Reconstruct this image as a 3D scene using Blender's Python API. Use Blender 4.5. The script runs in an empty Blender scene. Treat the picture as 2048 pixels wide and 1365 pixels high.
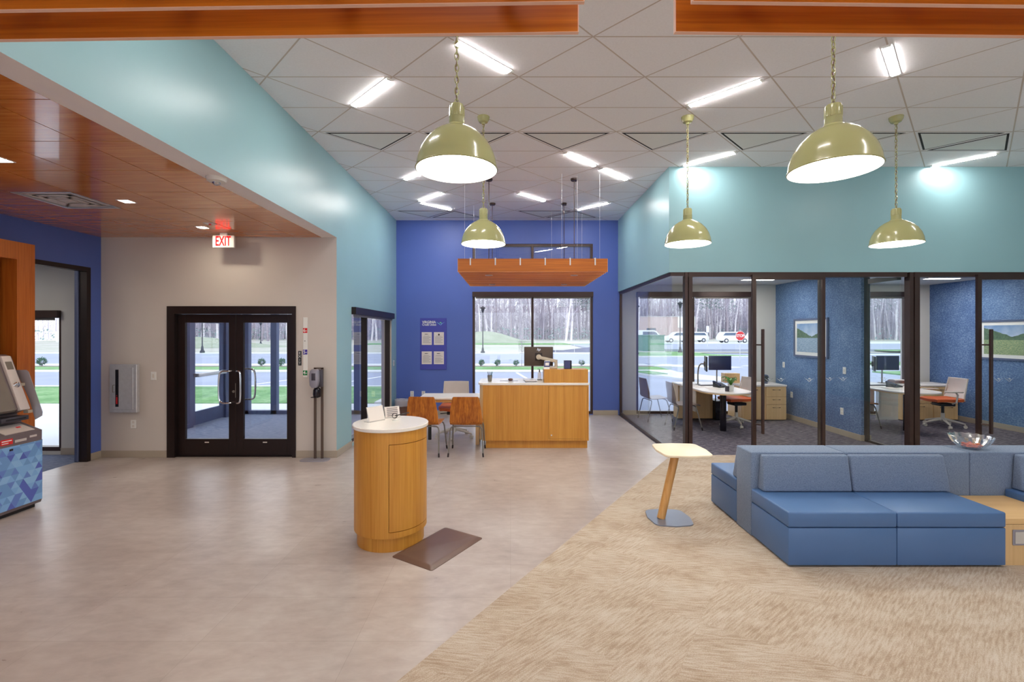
import bpy, bmesh, math, random
from mathutils import Vector, Matrix
random.seed(7)
PI = math.pi
D = bpy.data
SC = bpy.context.scene
COL = SC.collection

def srgb(r, g, b):
    def f(c):
        c = c / 255.0
        return c / 12.92 if c <= 0.04045 else ((c + 0.055) / 1.055) ** 2.4
    return (f(r), f(g), f(b), 1.0)

# ------------------------------------------------------------------ camera, world, exposure
cam_data = D.cameras.new('camera')
cam = D.objects.new('camera', cam_data)
COL.objects.link(cam)
CAM_H = 1.79
FPX = 930.0
cam.location = (0, 0, CAM_H)
cam.rotation_euler = (PI / 2, 0, 0)
cam_data.sensor_width = 36.0
cam_data.lens = FPX / 2048 * 36.0
cam_data.shift_x = 3.0 / 2048
cam_data.shift_y = -15.5 / 2048
cam_data.clip_start = 0.05
cam_data.clip_end = 500
SC.camera = cam

world = D.worlds.new('overcast_sky')
SC.world = world
world.use_nodes = True
wt = world.node_tree
wt.nodes.clear()
_o = wt.nodes.new('ShaderNodeOutputWorld')
_b = wt.nodes.new('ShaderNodeBackground')
_r = wt.nodes.new('ShaderNodeValToRGB')
_s = wt.nodes.new('ShaderNodeSeparateXYZ')
_c = wt.nodes.new('ShaderNodeTexCoord')
wt.links.new(_c.outputs['Generated'], _s.inputs[0])
wt.links.new(_s.outputs['Z'], _r.inputs[0])
_r.color_ramp.elements[0].position = 0.0
_r.color_ramp.elements[0].color = (0.90, 0.94, 1.0, 1)
_r.color_ramp.elements[1].position = 0.9
_r.color_ramp.elements[1].color = (0.72, 0.82, 1.0, 1)
wt.links.new(_r.outputs[0], _b.inputs['Color'])
_b.inputs['Strength'].default_value = 2.1
wt.links.new(_b.outputs[0], _o.inputs['Surface'])

SC.view_settings.view_transform = 'Standard'
SC.view_settings.look = 'None'
SC.view_settings.gamma = 1.0
SC.view_settings.use_curve_mapping = False
SC.view_settings.exposure = 0.12
SC.cycles.use_denoising = True
SC.cycles.max_bounces = 10
SC.cycles.diffuse_bounces = 5
SC.cycles.glossy_bounces = 4
SC.cycles.transparent_max_bounces = 24
SC.cycles.caustics_reflective = False
SC.cycles.caustics_refractive = False
SC.cycles.sample_clamp_indirect = 6.0

LAMP = 84.0        # radiance of the linear ceiling lights
PEND = 22.0         # radiance of the glowing discs added inside the pendant domes
OFFL = 62.0        # radiance of the office ceiling panels and the added fill panels
WOODL = 190.0       # radiance of the small square downlights

# ------------------------------------------------------------------ materials
class NT:
    """small node-tree helper"""
    def __init__(self, name):
        self.m = D.materials.new(name)
        self.m.use_nodes = True
        self.t = self.m.node_tree
        self.t.nodes.clear()
        self.out = self.t.nodes.new('ShaderNodeOutputMaterial')
    def n(self, typ, **kw):
        nd = self.t.nodes.new(typ)
        for k, v in kw.items():
            setattr(nd, k, v)
        return nd
    def l(self, a, b):
        self.t.links.new(a, b)
    def setv(self, sock, v):
        if hasattr(v, 'is_output') or isinstance(v, bpy.types.NodeSocket):
            self.l(v, sock)
        else:
            sock.default_value = v
    def math(self, op, a, b=0.0, c=0.0):
        nd = self.n('ShaderNodeMath', operation=op)
        self.setv(nd.inputs[0], a); self.setv(nd.inputs[1], b); self.setv(nd.inputs[2], c)
        return nd.outputs[0]
    def coord(self, kind='Object'):
        return self.n('ShaderNodeTexCoord').outputs[kind]
    def pos(self):
        return self.n('ShaderNodeNewGeometry').outputs['Position']
    def xyz(self, v):
        s = self.n('ShaderNodeSeparateXYZ'); self.l(v, s.inputs[0]); return s.outputs
    def mapping(self, v, scale=(1, 1, 1), rot=(0, 0, 0), loc=(0, 0, 0)):
        m = self.n('ShaderNodeMapping'); self.l(v, m.inputs[0])
        m.inputs['Scale'].default_value = scale; m.inputs['Rotation'].default_value = rot
        m.inputs['Location'].default_value = loc
        return m.outputs[0]
    def noise(self, v, scale=5, detail=3, rough=0.5, dist=0.0):
        nd = self.n('ShaderNodeTexNoise'); self.l(v, nd.inputs['Vector'])
        nd.inputs['Scale'].default_value = scale; nd.inputs['Detail'].default_value = detail
        nd.inputs['Roughness'].default_value = rough; nd.inputs['Distortion'].default_value = dist
        return nd.outputs[0]
    def ramp(self, f, stops):
        r = self.n('ShaderNodeValToRGB'); self.l(f, r.inputs[0])
        els = r.color_ramp.elements
        while len(els) < len(stops): els.new(0.5)
        for e, (p, c) in zip(els, stops):
            e.position = p; e.color = c
        return r.outputs[0]
    def mix(self, f, a, b, blend='MIX'):
        nd = self.n('ShaderNodeMix', data_type='RGBA', blend_type=blend)
        self.setv(nd.inputs[0], f); self.setv(nd.inputs[6], a); self.setv(nd.inputs[7], b)
        return nd.outputs[2]
    def bump(self, h, strength=0.2, dist=0.01):
        b = self.n('ShaderNodeBump'); self.l(h, b.inputs['Height'])
        b.inputs['Strength'].default_value = strength; b.inputs['Distance'].default_value = dist
        return b.outputs[0]
    def principled(self, col, rough=0.5, metal=0.0, spec=0.5, normal=None, emit=None, estr=0, alpha=None, coat=0, sheen=0):
        p = self.n('ShaderNodeBsdfPrincipled')
        self.setv(p.inputs['Base Color'], col)
        self.setv(p.inputs['Roughness'], rough)
        p.inputs['Metallic'].default_value = metal
        p.inputs['Specular IOR Level'].default_value = spec
        p.inputs['Coat Weight'].default_value = coat
        p.inputs['Sheen Weight'].default_value = sheen
        if normal is not None: self.l(normal, p.inputs['Normal'])
        if emit is not None:
            self.setv(p.inputs['Emission Color'], emit); p.inputs['Emission Strength'].default_value = estr
        if alpha is not None: p.inputs['Alpha'].default_value = alpha
        self.l(p.outputs[0], self.out.inputs[0])
        return self.m

def plain(name, rgb, rough=0.5, metal=0.0, spec=0.5, var=0.04, scale=6.0, bump=0.0, coat=0, sheen=0):
    t = NT(name)
    c = srgb(*rgb)
    v = t.coord()
    f = t.noise(v, scale, 3)
    lo = tuple(x * (1 - var) for x in c[:3]) + (1,)
    hi = tuple(min(1, x * (1 + var)) for x in c[:3]) + (1,)
    col = t.ramp(f, [(0.3, lo), (0.7, hi)])
    nrm = t.bump(t.noise(v, scale * 30, 2), bump, 0.004) if bump else None
    return t.principled(col, rough, metal, spec, nrm, coat=coat, sheen=sheen)

def wood(name, light, dark, long_axis='z', fine=60.0, rough=0.42, stretch=0.03, coat=0.0, contrast=(0.35, 0.65), spec=0.5):
    t = NT(name)
    v = t.coord()
    sc = [1.0, 1.0, 1.0]
    sc['xyz'.index(long_axis)] = stretch
    m = t.mapping(v, scale=tuple(sc))
    f1 = t.noise(m, fine, 4, 0.6, 0.2)
    f2 = t.noise(m, fine * 0.12, 2, 0.5, 0.6)
    f = t.math('ADD', t.math('MULTIPLY', f1, 0.6), t.math('MULTIPLY', f2, 0.4))
    col = t.ramp(f, [(contrast[0], srgb(*dark)), (contrast[1], srgb(*light))])
    return t.principled(col, rough, 0, spec, t.bump(f1, 0.05, 0.002), coat=coat)

def emitter(name, rgb, strength):
    t = NT(name)
    e = t.n('ShaderNodeEmission')
    e.inputs[0].default_value = srgb(*rgb); e.inputs[1].default_value = strength
    t.l(e.outputs[0], t.out.inputs[0])
    return t.m

def glass(name, tint=(0.96, 0.985, 0.98), refl=1.0, rough=0.0):
    t = NT(name)
    tr = t.n('ShaderNodeBsdfTransparent'); tr.inputs[0].default_value = tint + (1,)
    gl = t.n('ShaderNodeBsdfGlossy'); gl.inputs['Roughness'].default_value = rough
    gl.inputs[0].default_value = (1, 1, 1, 1)
    lw = t.n('ShaderNodeLayerWeight'); lw.inputs[0].default_value = 0.5
    f5 = t.math('MULTIPLY', t.math('POWER', lw.outputs['Facing'], 5.0), 0.9)
    mx = t.n('ShaderNodeMixShader')
    t.l(t.math('MULTIPLY', t.math('ADD', f5, 0.035), refl), mx.inputs[0])
    t.l(tr.outputs[0], mx.inputs[1]); t.l(gl.outputs[0], mx.inputs[2])
    t.l(mx.outputs[0], t.out.inputs[0])
    return t.m

def frosted(name, rgb, alpha):
    t = NT(name)
    tr = t.n('ShaderNodeBsdfTransparent')
    d = t.n('ShaderNodeBsdfDiffuse'); d.inputs[0].default_value = srgb(*rgb)
    mx = t.n('ShaderNodeMixShader'); mx.inputs[0].default_value = alpha
    t.l(tr.outputs[0], mx.inputs[1]); t.l(d.outputs[0], mx.inputs[2]); t.l(mx.outputs[0], t.out.inputs[0])
    return t.m

M = {}
M['teal'] = plain('teal_paint', (150, 190, 197), 0.34, var=0.015, scale=2, bump=0.02)
M['blue'] = plain('blue_paint', (84, 108, 186), 0.45, var=0.02, scale=2, bump=0.02)
M['blue_spandrel'] = plain('blue_spandrel', (84, 108, 186), 0.25, var=0.02)
M['entry'] = plain('warm_grey_paint', (208, 200, 193), 0.55, var=0.015, scale=2, bump=0.02)
M['officewhite'] = plain('office_paint', (208, 206, 200), 0.6, var=0.01, scale=2)
M['soffit'] = plain('soffit_paint', (238, 230, 226), 0.55, var=0.01)
M['base'] = plain('vinyl_baseboard', (176, 164, 148), 0.45, var=0.02)
M['bronze'] = plain('dark_bronze_metal', (40, 28, 27), 0.35, 0.3, var=0.1)
M['bronze2'] = plain('brown_bronze_metal', (66, 48, 44), 0.35, 0.3, var=0.08)
M['extmetal'] = plain('vestibule_anodised_metal', (84, 94, 128), 0.4, 0.3, var=0.05)
M['chrome'] = plain('chrome', (205, 205, 210), 0.12, 1.0, var=0.01)
M['steel'] = plain('brushed_steel', (214, 214, 218), 0.38, 0.6, var=0.05, scale=20)
M['greymetal'] = plain('grey_painted_metal', (128, 122, 116), 0.4, 0.4, var=0.04)
M['oak'] = wood('rift_oak_veneer', (212, 152, 62), (188, 122, 38), 'z', 90, 0.4, 0.02)
M['oakx'] = wood('rift_oak_veneer_flat', (214, 160, 96), (190, 136, 74), 'x', 90, 0.4, 0.02)
M['maple'] = wood('light_maple_laminate', (226, 190, 138), (212, 174, 122), 'z', 40, 0.4, 0.03)
M['maplex'] = wood('light_maple_laminate_flat', (226, 188, 134), (214, 174, 118), 'x', 40, 0.4, 0.03)
M['cherry'] = wood('cherry_slat_wood', (216, 124, 26), (170, 84, 8), 'x', 70, 0.4, 0.02)
M['cherryedge'] = plain('pink_edge_light', (236, 190, 166), 0.5, var=0.03)  # light on the slat edges painted as pale pink; downlight rings reuse it
M['walnut'] = wood('walnut_shell', (206, 126, 38), (146, 74, 12), 'z', 52, 0.28, 0.035, contrast=(0.38, 0.62))
M['greyshell'] = wood('grey_brown_shell', (150, 128, 116), (122, 100, 90), 'z', 40, 0.3, 0.05)
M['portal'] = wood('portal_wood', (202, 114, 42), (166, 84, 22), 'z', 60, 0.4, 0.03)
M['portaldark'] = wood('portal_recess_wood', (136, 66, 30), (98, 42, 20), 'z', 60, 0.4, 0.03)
M['quartz'] = plain('white_quartz', (240, 234, 226), 0.15, var=0.02, scale=60)
M['laminate'] = plain('white_laminate', (236, 230, 226), 0.3, var=0.01)
M['sidetop'] = plain('cream_table_top', (246, 230, 202), 0.35, var=0.01)
M['ash'] = wood('ash_leg', (222, 172, 108), (192, 136, 72), 'z', 30, 0.4, 0.08)
M['vinylblue'] = plain('blue_vinyl', (78, 112, 160), 0.42, var=0.03, scale=3, bump=0.03)
M['mat'] = plain('brown_rubber_mat', (104, 80, 70), 0.3, var=0.04, bump=0.1)
M['olive'] = plain('olive_enamel', (172, 170, 116), 0.22, var=0.01, coat=0.3)
M['white'] = plain('white_plastic', (235, 235, 232), 0.4, var=0.01)
M['offwhite'] = plain('ivory_plastic', (220, 214, 206), 0.45, var=0.02)
M['black'] = plain('black_plastic', (24, 24, 28), 0.4, var=0.1)
M['blackgloss'] = plain('black_gloss', (20, 16, 26), 0.15, var=0.1)
M['screen'] = plain('dark_screen', (44, 50, 84), 0.2, var=0.05)
M['monback'] = plain('monitor_back_plastic', (80, 66, 56), 0.4, 0.3, var=0.1)
M['beigearm'] = plain('beige_arm', (206, 192, 172), 0.4, var=0.02)
M['slot'] = plain('dark_slot', (30, 22, 22), 0.8, var=0.05)
M['red'] = plain('red_plastic', (216, 36, 40), 0.4, var=0.02)
M['green'] = plain('green_label', (22, 132, 70), 0.4, var=0.02)
M['purple'] = plain('purple_label', (64, 48, 160), 0.4, var=0.02)
M['orange'] = plain('orange_upholstery', (205, 96, 44), 0.5, var=0.03, bump=0.05)
M['meshgrey'] = plain('grey_mesh_fabric', (205, 200, 196), 0.7, var=0.03, bump=0.2)
M['chairgrey'] = plain('light_grey_plastic', (198, 192, 184), 0.4, var=0.02)
M['brownbin'] = plain('brown_bin_plastic', (100, 72, 62), 0.45, var=0.05)
M['paper'] = plain('paper', (232, 222, 216), 0.6, var=0.02)
M['inkgrey'] = plain('printed_ink', (150, 140, 142), 0.7, var=0.05)
M['boardblue'] = plain('notice_board_blue', (66, 70, 168), 0.4, var=0.01)
M['dispgrey'] = plain('dispenser_grey', (150, 148, 160), 0.35, 0.2, var=0.04)
M['dispdark'] = plain('dispenser_dark', (70, 66, 76), 0.35, 0.2, var=0.04)
M['platemetal'] = plain('blue_grey_powdercoat', (134, 140, 156), 0.3, 0.4, var=0.02)
M['standbrown'] = plain('stand_bronze', (92, 76, 66), 0.4, 0.3, var=0.05)
M['atmgrey'] = plain('atm_grey', (120, 108, 112), 0.4, 0.2, var=0.04)
M['atmlight'] = plain('atm_light_grey', (205, 195, 192), 0.4, var=0.03)
M['atmscreen'] = plain('atm_screen', (120, 112, 104), 0.25, var=0.05)
M['glass'] = glass('window_glass', (0.985, 0.99, 0.99), 1.0)
M['glassoffice'] = glass('partition_glass', (0.97, 0.988, 0.985), 1.0)
M['frost'] = frosted('frosted_film', (225, 235, 240), 0.35)
M['acrylic'] = frosted('clear_acrylic', (245, 240, 236), 0.5)
M['bag'] = frosted('clear_bin_liner', (225, 225, 235), 0.45)
M['shield'] = frosted('smoked_privacy_shield', (170, 165, 172), 0.8)
M['crystal'] = glass('crystal_glass', (0.95, 0.97, 0.97), 5.0, 0.12)
M['candy'] = plain('wrapped_candy', (232, 120, 84), 0.3, var=0.2, scale=30)
M['leaf'] = plain('plant_leaf_green', (70, 128, 44), 0.4, var=0.2, scale=10)
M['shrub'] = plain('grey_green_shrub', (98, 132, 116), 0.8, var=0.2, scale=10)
M['bark'] = plain('haze_pale_bark', (230, 224, 228), 0.9, var=0.12, scale=2)  # outdoor haze put into the bark colour as a pale grey
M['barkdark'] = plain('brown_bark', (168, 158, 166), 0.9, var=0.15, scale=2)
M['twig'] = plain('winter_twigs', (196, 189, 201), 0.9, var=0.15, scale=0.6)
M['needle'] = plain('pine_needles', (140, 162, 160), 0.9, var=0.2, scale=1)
M['brick'] = None
M['asphalt'] = plain('overexposed_asphalt', (158, 164, 182), 0.85, var=0.06, scale=0.5)  # overexposed daylight put into the pale blue-grey colour
M['kerb'] = plain('pale_concrete', (214, 216, 218), 0.8, var=0.03, scale=1)
M['paintline'] = plain('road_paint', (250, 250, 250), 0.7, var=0.01)
M['signblue'] = plain('navy_label', (60, 66, 120), 0.4)
M['blackmetal'] = plain('black_lamp_metal', (48, 52, 60), 0.5, 0.2)
M['boxgreen'] = plain('utility_green', (92, 142, 126), 0.6, var=0.04)
M['carwhite'] = plain('white_car_paint', (236, 238, 242), 0.25, var=0.01)
M['carglass'] = plain('car_glass', (90, 104, 124), 0.15)
M['tyre'] = plain('tyre_rubber', (60, 60, 66), 0.8)
M['siltcloth'] = plain('silt_fence_cloth', (120, 124, 150), 0.8, var=0.1)
M['ceilwhite'] = plain('vent_panel_white', (236, 238, 236), 0.7, var=0.01)
M['logocyan'] = plain('logo_cyan', (120, 190, 225), 0.5)
M['logogreen'] = plain('logo_green', (110, 200, 150), 0.5)
M['lamp'] = emitter('linear_lamp_diffuser', (255, 250, 246), LAMP)
M['pend'] = emitter('pendant_glow_disc', (255, 250, 230), PEND)
M['offl'] = emitter('office_lamp_panel', (255, 246, 236), OFFL)
M['woodl'] = emitter('square_downlight_lens', (255, 240, 215), WOODL)
M['exitred'] = emitter('exit_sign_red', (255, 20, 24), 3.0)
M['greenled'] = emitter('green_led', (30, 220, 120), 2.0)
M['brown'] = plain('brown_leather', (110, 70, 60), 0.5)

def m_brick():
    t = NT('tan_brick')
    b = t.n('ShaderNodeTexBrick')
    x = t.xyz(t.pos())
    cx = t.n('ShaderNodeCombineXYZ'); t.l(x[0], cx.inputs[0]); t.l(x[2], cx.inputs[1])
    t.l(cx.outputs[0], b.inputs['Vector'])
    b.inputs['Color1'].default_value = srgb(206, 178, 172); b.inputs['Color2'].default_value = srgb(190, 162, 158)
    b.inputs['Mortar'].default_value = srgb(220, 210, 208); b.inputs['Scale'].default_value = 1.6
    b.inputs['Mortar Size'].default_value = 0.03
    return t.principled(b.outputs[0], 0.9)
M['brick'] = m_brick()

def m_ceiling():
    t = NT('white_acoustic_panels')
    s = t.xyz(t.pos())
    x, y = s[0], s[1]
    def line(expr, c, period, w):
        u = t.math('DIVIDE', t.math('SUBTRACT', expr, c), period)
        d = t.math('MULTIPLY', t.math('ABSOLUTE', t.math('SUBTRACT', t.math('FRACT', t.math('ADD', u, 0.5)), 0.5)), period)
        return t.math('LESS_THAN', d, w)
    a = line(y, 4.495, 0.61, 0.0065)
    b = line(t.math('ADD', x, y), 4.575, 1.22, 0.0095)
    c = line(t.math('SUBTRACT', x, y), -4.415, 1.22, 0.0095)
    f = t.math('MAXIMUM', a, t.math('MAXIMUM', b, c))
    base = t.ramp(t.noise(t.pos(), 60, 3), [(0.3, srgb(244, 243, 246)), (0.7, srgb(249, 248, 251))])
    col = t.mix(f, base, srgb(206, 194, 186))
    return t.principled(col, 0.8, 0, 0.3)
M['ceiling'] = m_ceiling()

def m_woodceil():
    t = NT('cherry_ceiling_panels')
    v = t.pos(); s = t.xyz(v)
    fx = t.math('FLOOR', t.math('DIVIDE', t.math('ADD', s[0], 3.105), 0.6))
    fy = t.math('FLOOR', t.math('DIVIDE', t.math('SUBTRACT', s[1], 2.745), 0.6))
    cb = t.n('ShaderNodeCombineXYZ'); t.l(fx, cb.inputs[0]); t.l(fy, cb.inputs[1])
    wn = t.n('ShaderNodeTexWhiteNoise'); t.l(cb.outputs[0], wn.inputs['Vector'])
    m = t.mapping(v, scale=(0.05, 1, 1))
    off = t.n('ShaderNodeVectorMath', operation='ADD'); t.l(m, off.inputs[0]); t.l(wn.outputs['Color'], off.inputs[1])
    g = t.noise(off.outputs[0], 40, 4, 0.6, 0.4)
    col = t.ramp(g, [(0.3, srgb(188, 106, 44)), (0.7, srgb(222, 146, 74))])
    col = t.mix(t.math('MULTIPLY', wn.outputs[0], 0.35), col, srgb(206, 124, 70))
    return t.principled(col, 0.16, 0, 0.6, coat=0.4)
M['woodceil'] = m_woodceil()

def m_vinylfloor():
    t = NT('concrete_look_vinyl')
    v = t.pos(); s = t.xyz(v)
    n1 = t.noise(v, 1.1, 5, 0.6, 0.5)
    n2 = t.noise(t.mapping(v, scale=(1, 2.2, 1)), 6, 5, 0.6, 0.3)
    f = t.math('ADD', t.math('MULTIPLY', n1, 0.6), t.math('MULTIPLY', n2, 0.4))
    col = t.ramp(f, [(0.33, srgb(163, 150, 144)), (0.5, srgb(185, 173, 167)), (0.68, srgb(204, 195, 189))])
    def line(e, p, w):
        u = t.math('DIVIDE', e, p)
        d = t.math('MULTIPLY', t.math('ABSOLUTE', t.math('SUBTRACT', t.math('FRACT', t.math('ADD', u, 0.5)), 0.5)), p)
        return t.math('LESS_THAN', d, w)
    ln = t.math('MAXIMUM', line(s[0], 0.9, 0.0012), line(s[1], 0.45, 0.0012))
    cb = t.n('ShaderNodeCombineXYZ')
    t.l(t.math('FLOOR', t.math('ADD', t.math('DIVIDE', s[0], 0.9), 0.0)), cb.inputs[0])
    t.l(t.math('FLOOR', t.math('DIVIDE', s[1], 0.45)), cb.inputs[1])
    wn = t.n('ShaderNodeTexWhiteNoise'); t.l(cb.outputs[0], wn.inputs['Vector'])
    col = t.mix(t.math('MULTIPLY', wn.outputs[0], 0.16), col, srgb(150, 130, 116))
    col = t.mix(t.math('MULTIPLY', ln, 0.4), col, srgb(130, 112, 100))
    rg = t.math('ADD', t.math('MULTIPLY', n2, 0.12), 0.24)
    return t.principled(col, rg, 0, 0.5, t.bump(n2, 0.03, 0.002))
M['vinylfloor'] = m_vinylfloor()

def m_lobbycarpet():
    t = NT('striated_beige_carpet')
    v = t.pos()
    nv = t.n('ShaderNodeTexNoise'); t.l(v, nv.inputs['Vector']); nv.inputs['Scale'].default_value = 1.3
    dis = t.n('ShaderNodeVectorMath', operation='MULTIPLY_ADD')
    t.l(nv.outputs['Color'], dis.inputs[0]); dis.inputs[1].default_value = (0.035, 0.035, 0); t.l(v, dis.inputs[2])
    vr = t.mapping(v, rot=(0, 0, -math.radians(56.5)))
    s = t.xyz(vr)
    cb = t.n('ShaderNodeCombineXYZ')
    t.l(t.math('FLOOR', t.math('DIVIDE', s[0], 0.61)), cb.inputs[0])
    t.l(t.math('FLOOR', t.math('DIVIDE', s[1], 0.305)), cb.inputs[1])
    wn = t.n('ShaderNodeTexWhiteNoise'); t.l(cb.outputs[0], wn.inputs['Vector'])
    sel = t.math('GREATER_THAN', wn.outputs[0], 0.5)
    g1 = t.noise(t.mapping(t.mapping(dis.outputs[0], rot=(0, 0, math.radians(8))), scale=(9, 75, 1)), 1, 2, 0.55)
    g2 = t.noise(t.mapping(t.mapping(dis.outputs[0], rot=(0, 0, math.radians(-40))), scale=(9, 75, 1)), 1, 2, 0.55)
    gs = t.xyz(t.mix(sel, g1, g2))[0]
    big = t.noise(t.mapping(v, rot=(0, 0, 0.6), scale=(1, 2, 1)), 2.4, 3, 0.6)
    fine = t.noise(v, 140, 2, 0.9)
    f = t.math('ADD', t.math('MULTIPLY', gs, 0.42), t.math('MULTIPLY', fine, 0.47))
    f = t.math('ADD', f, t.math('MULTIPLY', big, 0.30))
    f = t.math('SUBTRACT', f, 0.095)
    col = t.ramp(f, [(0.34, srgb(160, 138, 118)), (0.46, srgb(180, 161, 142)), (0.55, srgb(196, 182, 166)), (0.68, srgb(206, 196, 184))])
    return t.principled(col, 0.95, 0, 0.1, t.bump(fine, 0.3, 0.004))
M['lobbycarpet'] = m_lobbycarpet()

def m_officecarpet(name, a, b, c):
    t = NT(name)
    v = t.pos()
    g = t.noise(t.mapping(v, scale=(9, 70, 1)), 1, 3, 0.7)
    f2 = t.noise(v, 200, 2, 0.7)
    f = t.math('ADD', t.math('MULTIPLY', g, 0.75), t.math('MULTIPLY', f2, 0.3))
    col = t.ramp(f, [(0.38, srgb(*a)), (0.54, srgb(*b)), (0.66, srgb(*c))])
    return t.principled(col, 0.95, 0, 0.1, t.bump(f2, 0.3, 0.005))
M['officecarpet'] = m_officecarpet('dark_office_carpet', (52, 50, 62), (96, 92, 104), (168, 160, 166))
M['vestcarpet'] = m_officecarpet('vestibule_carpet', (96, 106, 134), (124, 134, 160), (150, 158, 180))

def m_wallpaper():
    t = NT('blue_mottled_wallcovering')
    v = t.pos()
    a = t.noise(t.mapping(v, scale=(1, 1, 1.6)), 34, 3, 0.6, 0.4)
    b = t.noise(v, 3, 3, 0.5)
    f = t.math('ADD', t.math('MULTIPLY', a, 0.7), t.math('MULTIPLY', b, 0.3))
    col = t.ramp(f, [(0.36, srgb(70, 96, 142)), (0.52, srgb(96, 126, 172)), (0.66, srgb(136, 162, 198))])
    return t.principled(col, 0.7, 0, 0.3)
M['wallpaper'] = m_wallpaper()

def m_fabric():
    t = NT('heather_blue_fabric')
    v = t.coord()
    a = t.noise(t.mapping(v, scale=(700, 700, 90)), 1, 2, 0.7)
    b = t.noise(t.mapping(v, scale=(90, 90, 700)), 1, 2, 0.7)
    f = t.math('MULTIPLY', t.math('ADD', a, b), 0.5)
    col = t.ramp(f, [(0.38, srgb(84, 100, 126)), (0.62, srgb(136, 152, 178))])
    return t.principled(col, 0.9, 0, 0.2, t.bump(f, 0.25, 0.003), sheen=0.2)
M['fabric'] = m_fabric()

def m_grass(name, a, b, c, sc=1.5):
    t = NT(name)
    v = t.pos()
    f = t.math('ADD', t.math('MULTIPLY', t.noise(v, sc, 5, 0.7), 0.6), t.math('MULTIPLY', t.noise(v, sc * 14, 3, 0.7), 0.4))
    col = t.ramp(f, [(0.36, srgb(*a)), (0.5, srgb(*b)), (0.64, srgb(*c))])
    return t.principled(col, 0.95, 0, 0.1)
M['grass'] = m_grass('green_lawn', (96, 136, 88), (122, 162, 108), (158, 184, 140), 0.8)
M['field'] = m_grass('dormant_field', (164, 172, 146), (186, 184, 172), (204, 198, 192), 0.10)
M['mound'] = m_grass('mound_grass', (146, 152, 132), (160, 168, 146), (176, 178, 162), 0.5)
M['mulch'] = plain('mulch', (150, 136, 130), 0.9, var=0.1)

def m_picture(name, kind, L, H):
    """a landscape photograph in object coordinates: y along the print, z up"""
    t = NT(name)
    s = t.xyz(t.coord())
    u = t.math('DIVIDE', s[1], L); w = t.math('DIVIDE', s[2], H)
    sky = t.ramp(t.math('ADD', w, t.math('MULTIPLY', t.math('SUBTRACT', t.noise(t.coord(), 6, 4), 0.5), 0.5)),
                 [(0.5, srgb(190, 208, 230)), (0.95, srgb(96, 140, 196))])
    land = t.ramp(t.noise(t.coord(), 26, 4, 0.7), [(0.3, srgb(48, 76, 58)), (0.7, srgb(100, 130, 92))])
    water = t.ramp(t.noise(t.mapping(t.coord(), scale=(1, 2, 14)), 8, 3), [(0.3, srgb(110, 142, 176)), (0.7, srgb(170, 190, 208))])
    hz = t.math('ADD', 0.5 if kind == 'lake' else 0.55, 0.0)
    edge = t.math('MULTIPLY', t.math('ABSOLUTE', t.math('SUBTRACT', u, 0.45)), 0.5)
    edge = t.math('ADD', edge, t.math('MULTIPLY', t.noise(t.coord(), 14, 3), 0.06))
    if kind == 'lake':
        top = t.math('ADD', hz, edge)
        low = t.math('LESS_THAN', w, hz)
        band = t.math('LESS_THAN', w, top)
        col = t.mix(band, sky, land)
        col = t.mix(low, col, water)
    else:
        field = t.ramp(t.noise(t.mapping(t.coord(), scale=(1, 2, 6)), 22, 4, 0.7), [(0.3, srgb(86, 118, 80)), (0.5, srgb(140, 164, 116)), (0.6, srgb(178, 186, 140)), (0.72, srgb(216, 196, 96))])
        top = t.math('ADD', hz, edge)
        col = t.mix(t.math('LESS_THAN', w, top), sky, land)
        col = t.mix(t.math('LESS_THAN', w, 0.5), col, field)
    return t.principled(col, 0.3)

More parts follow.
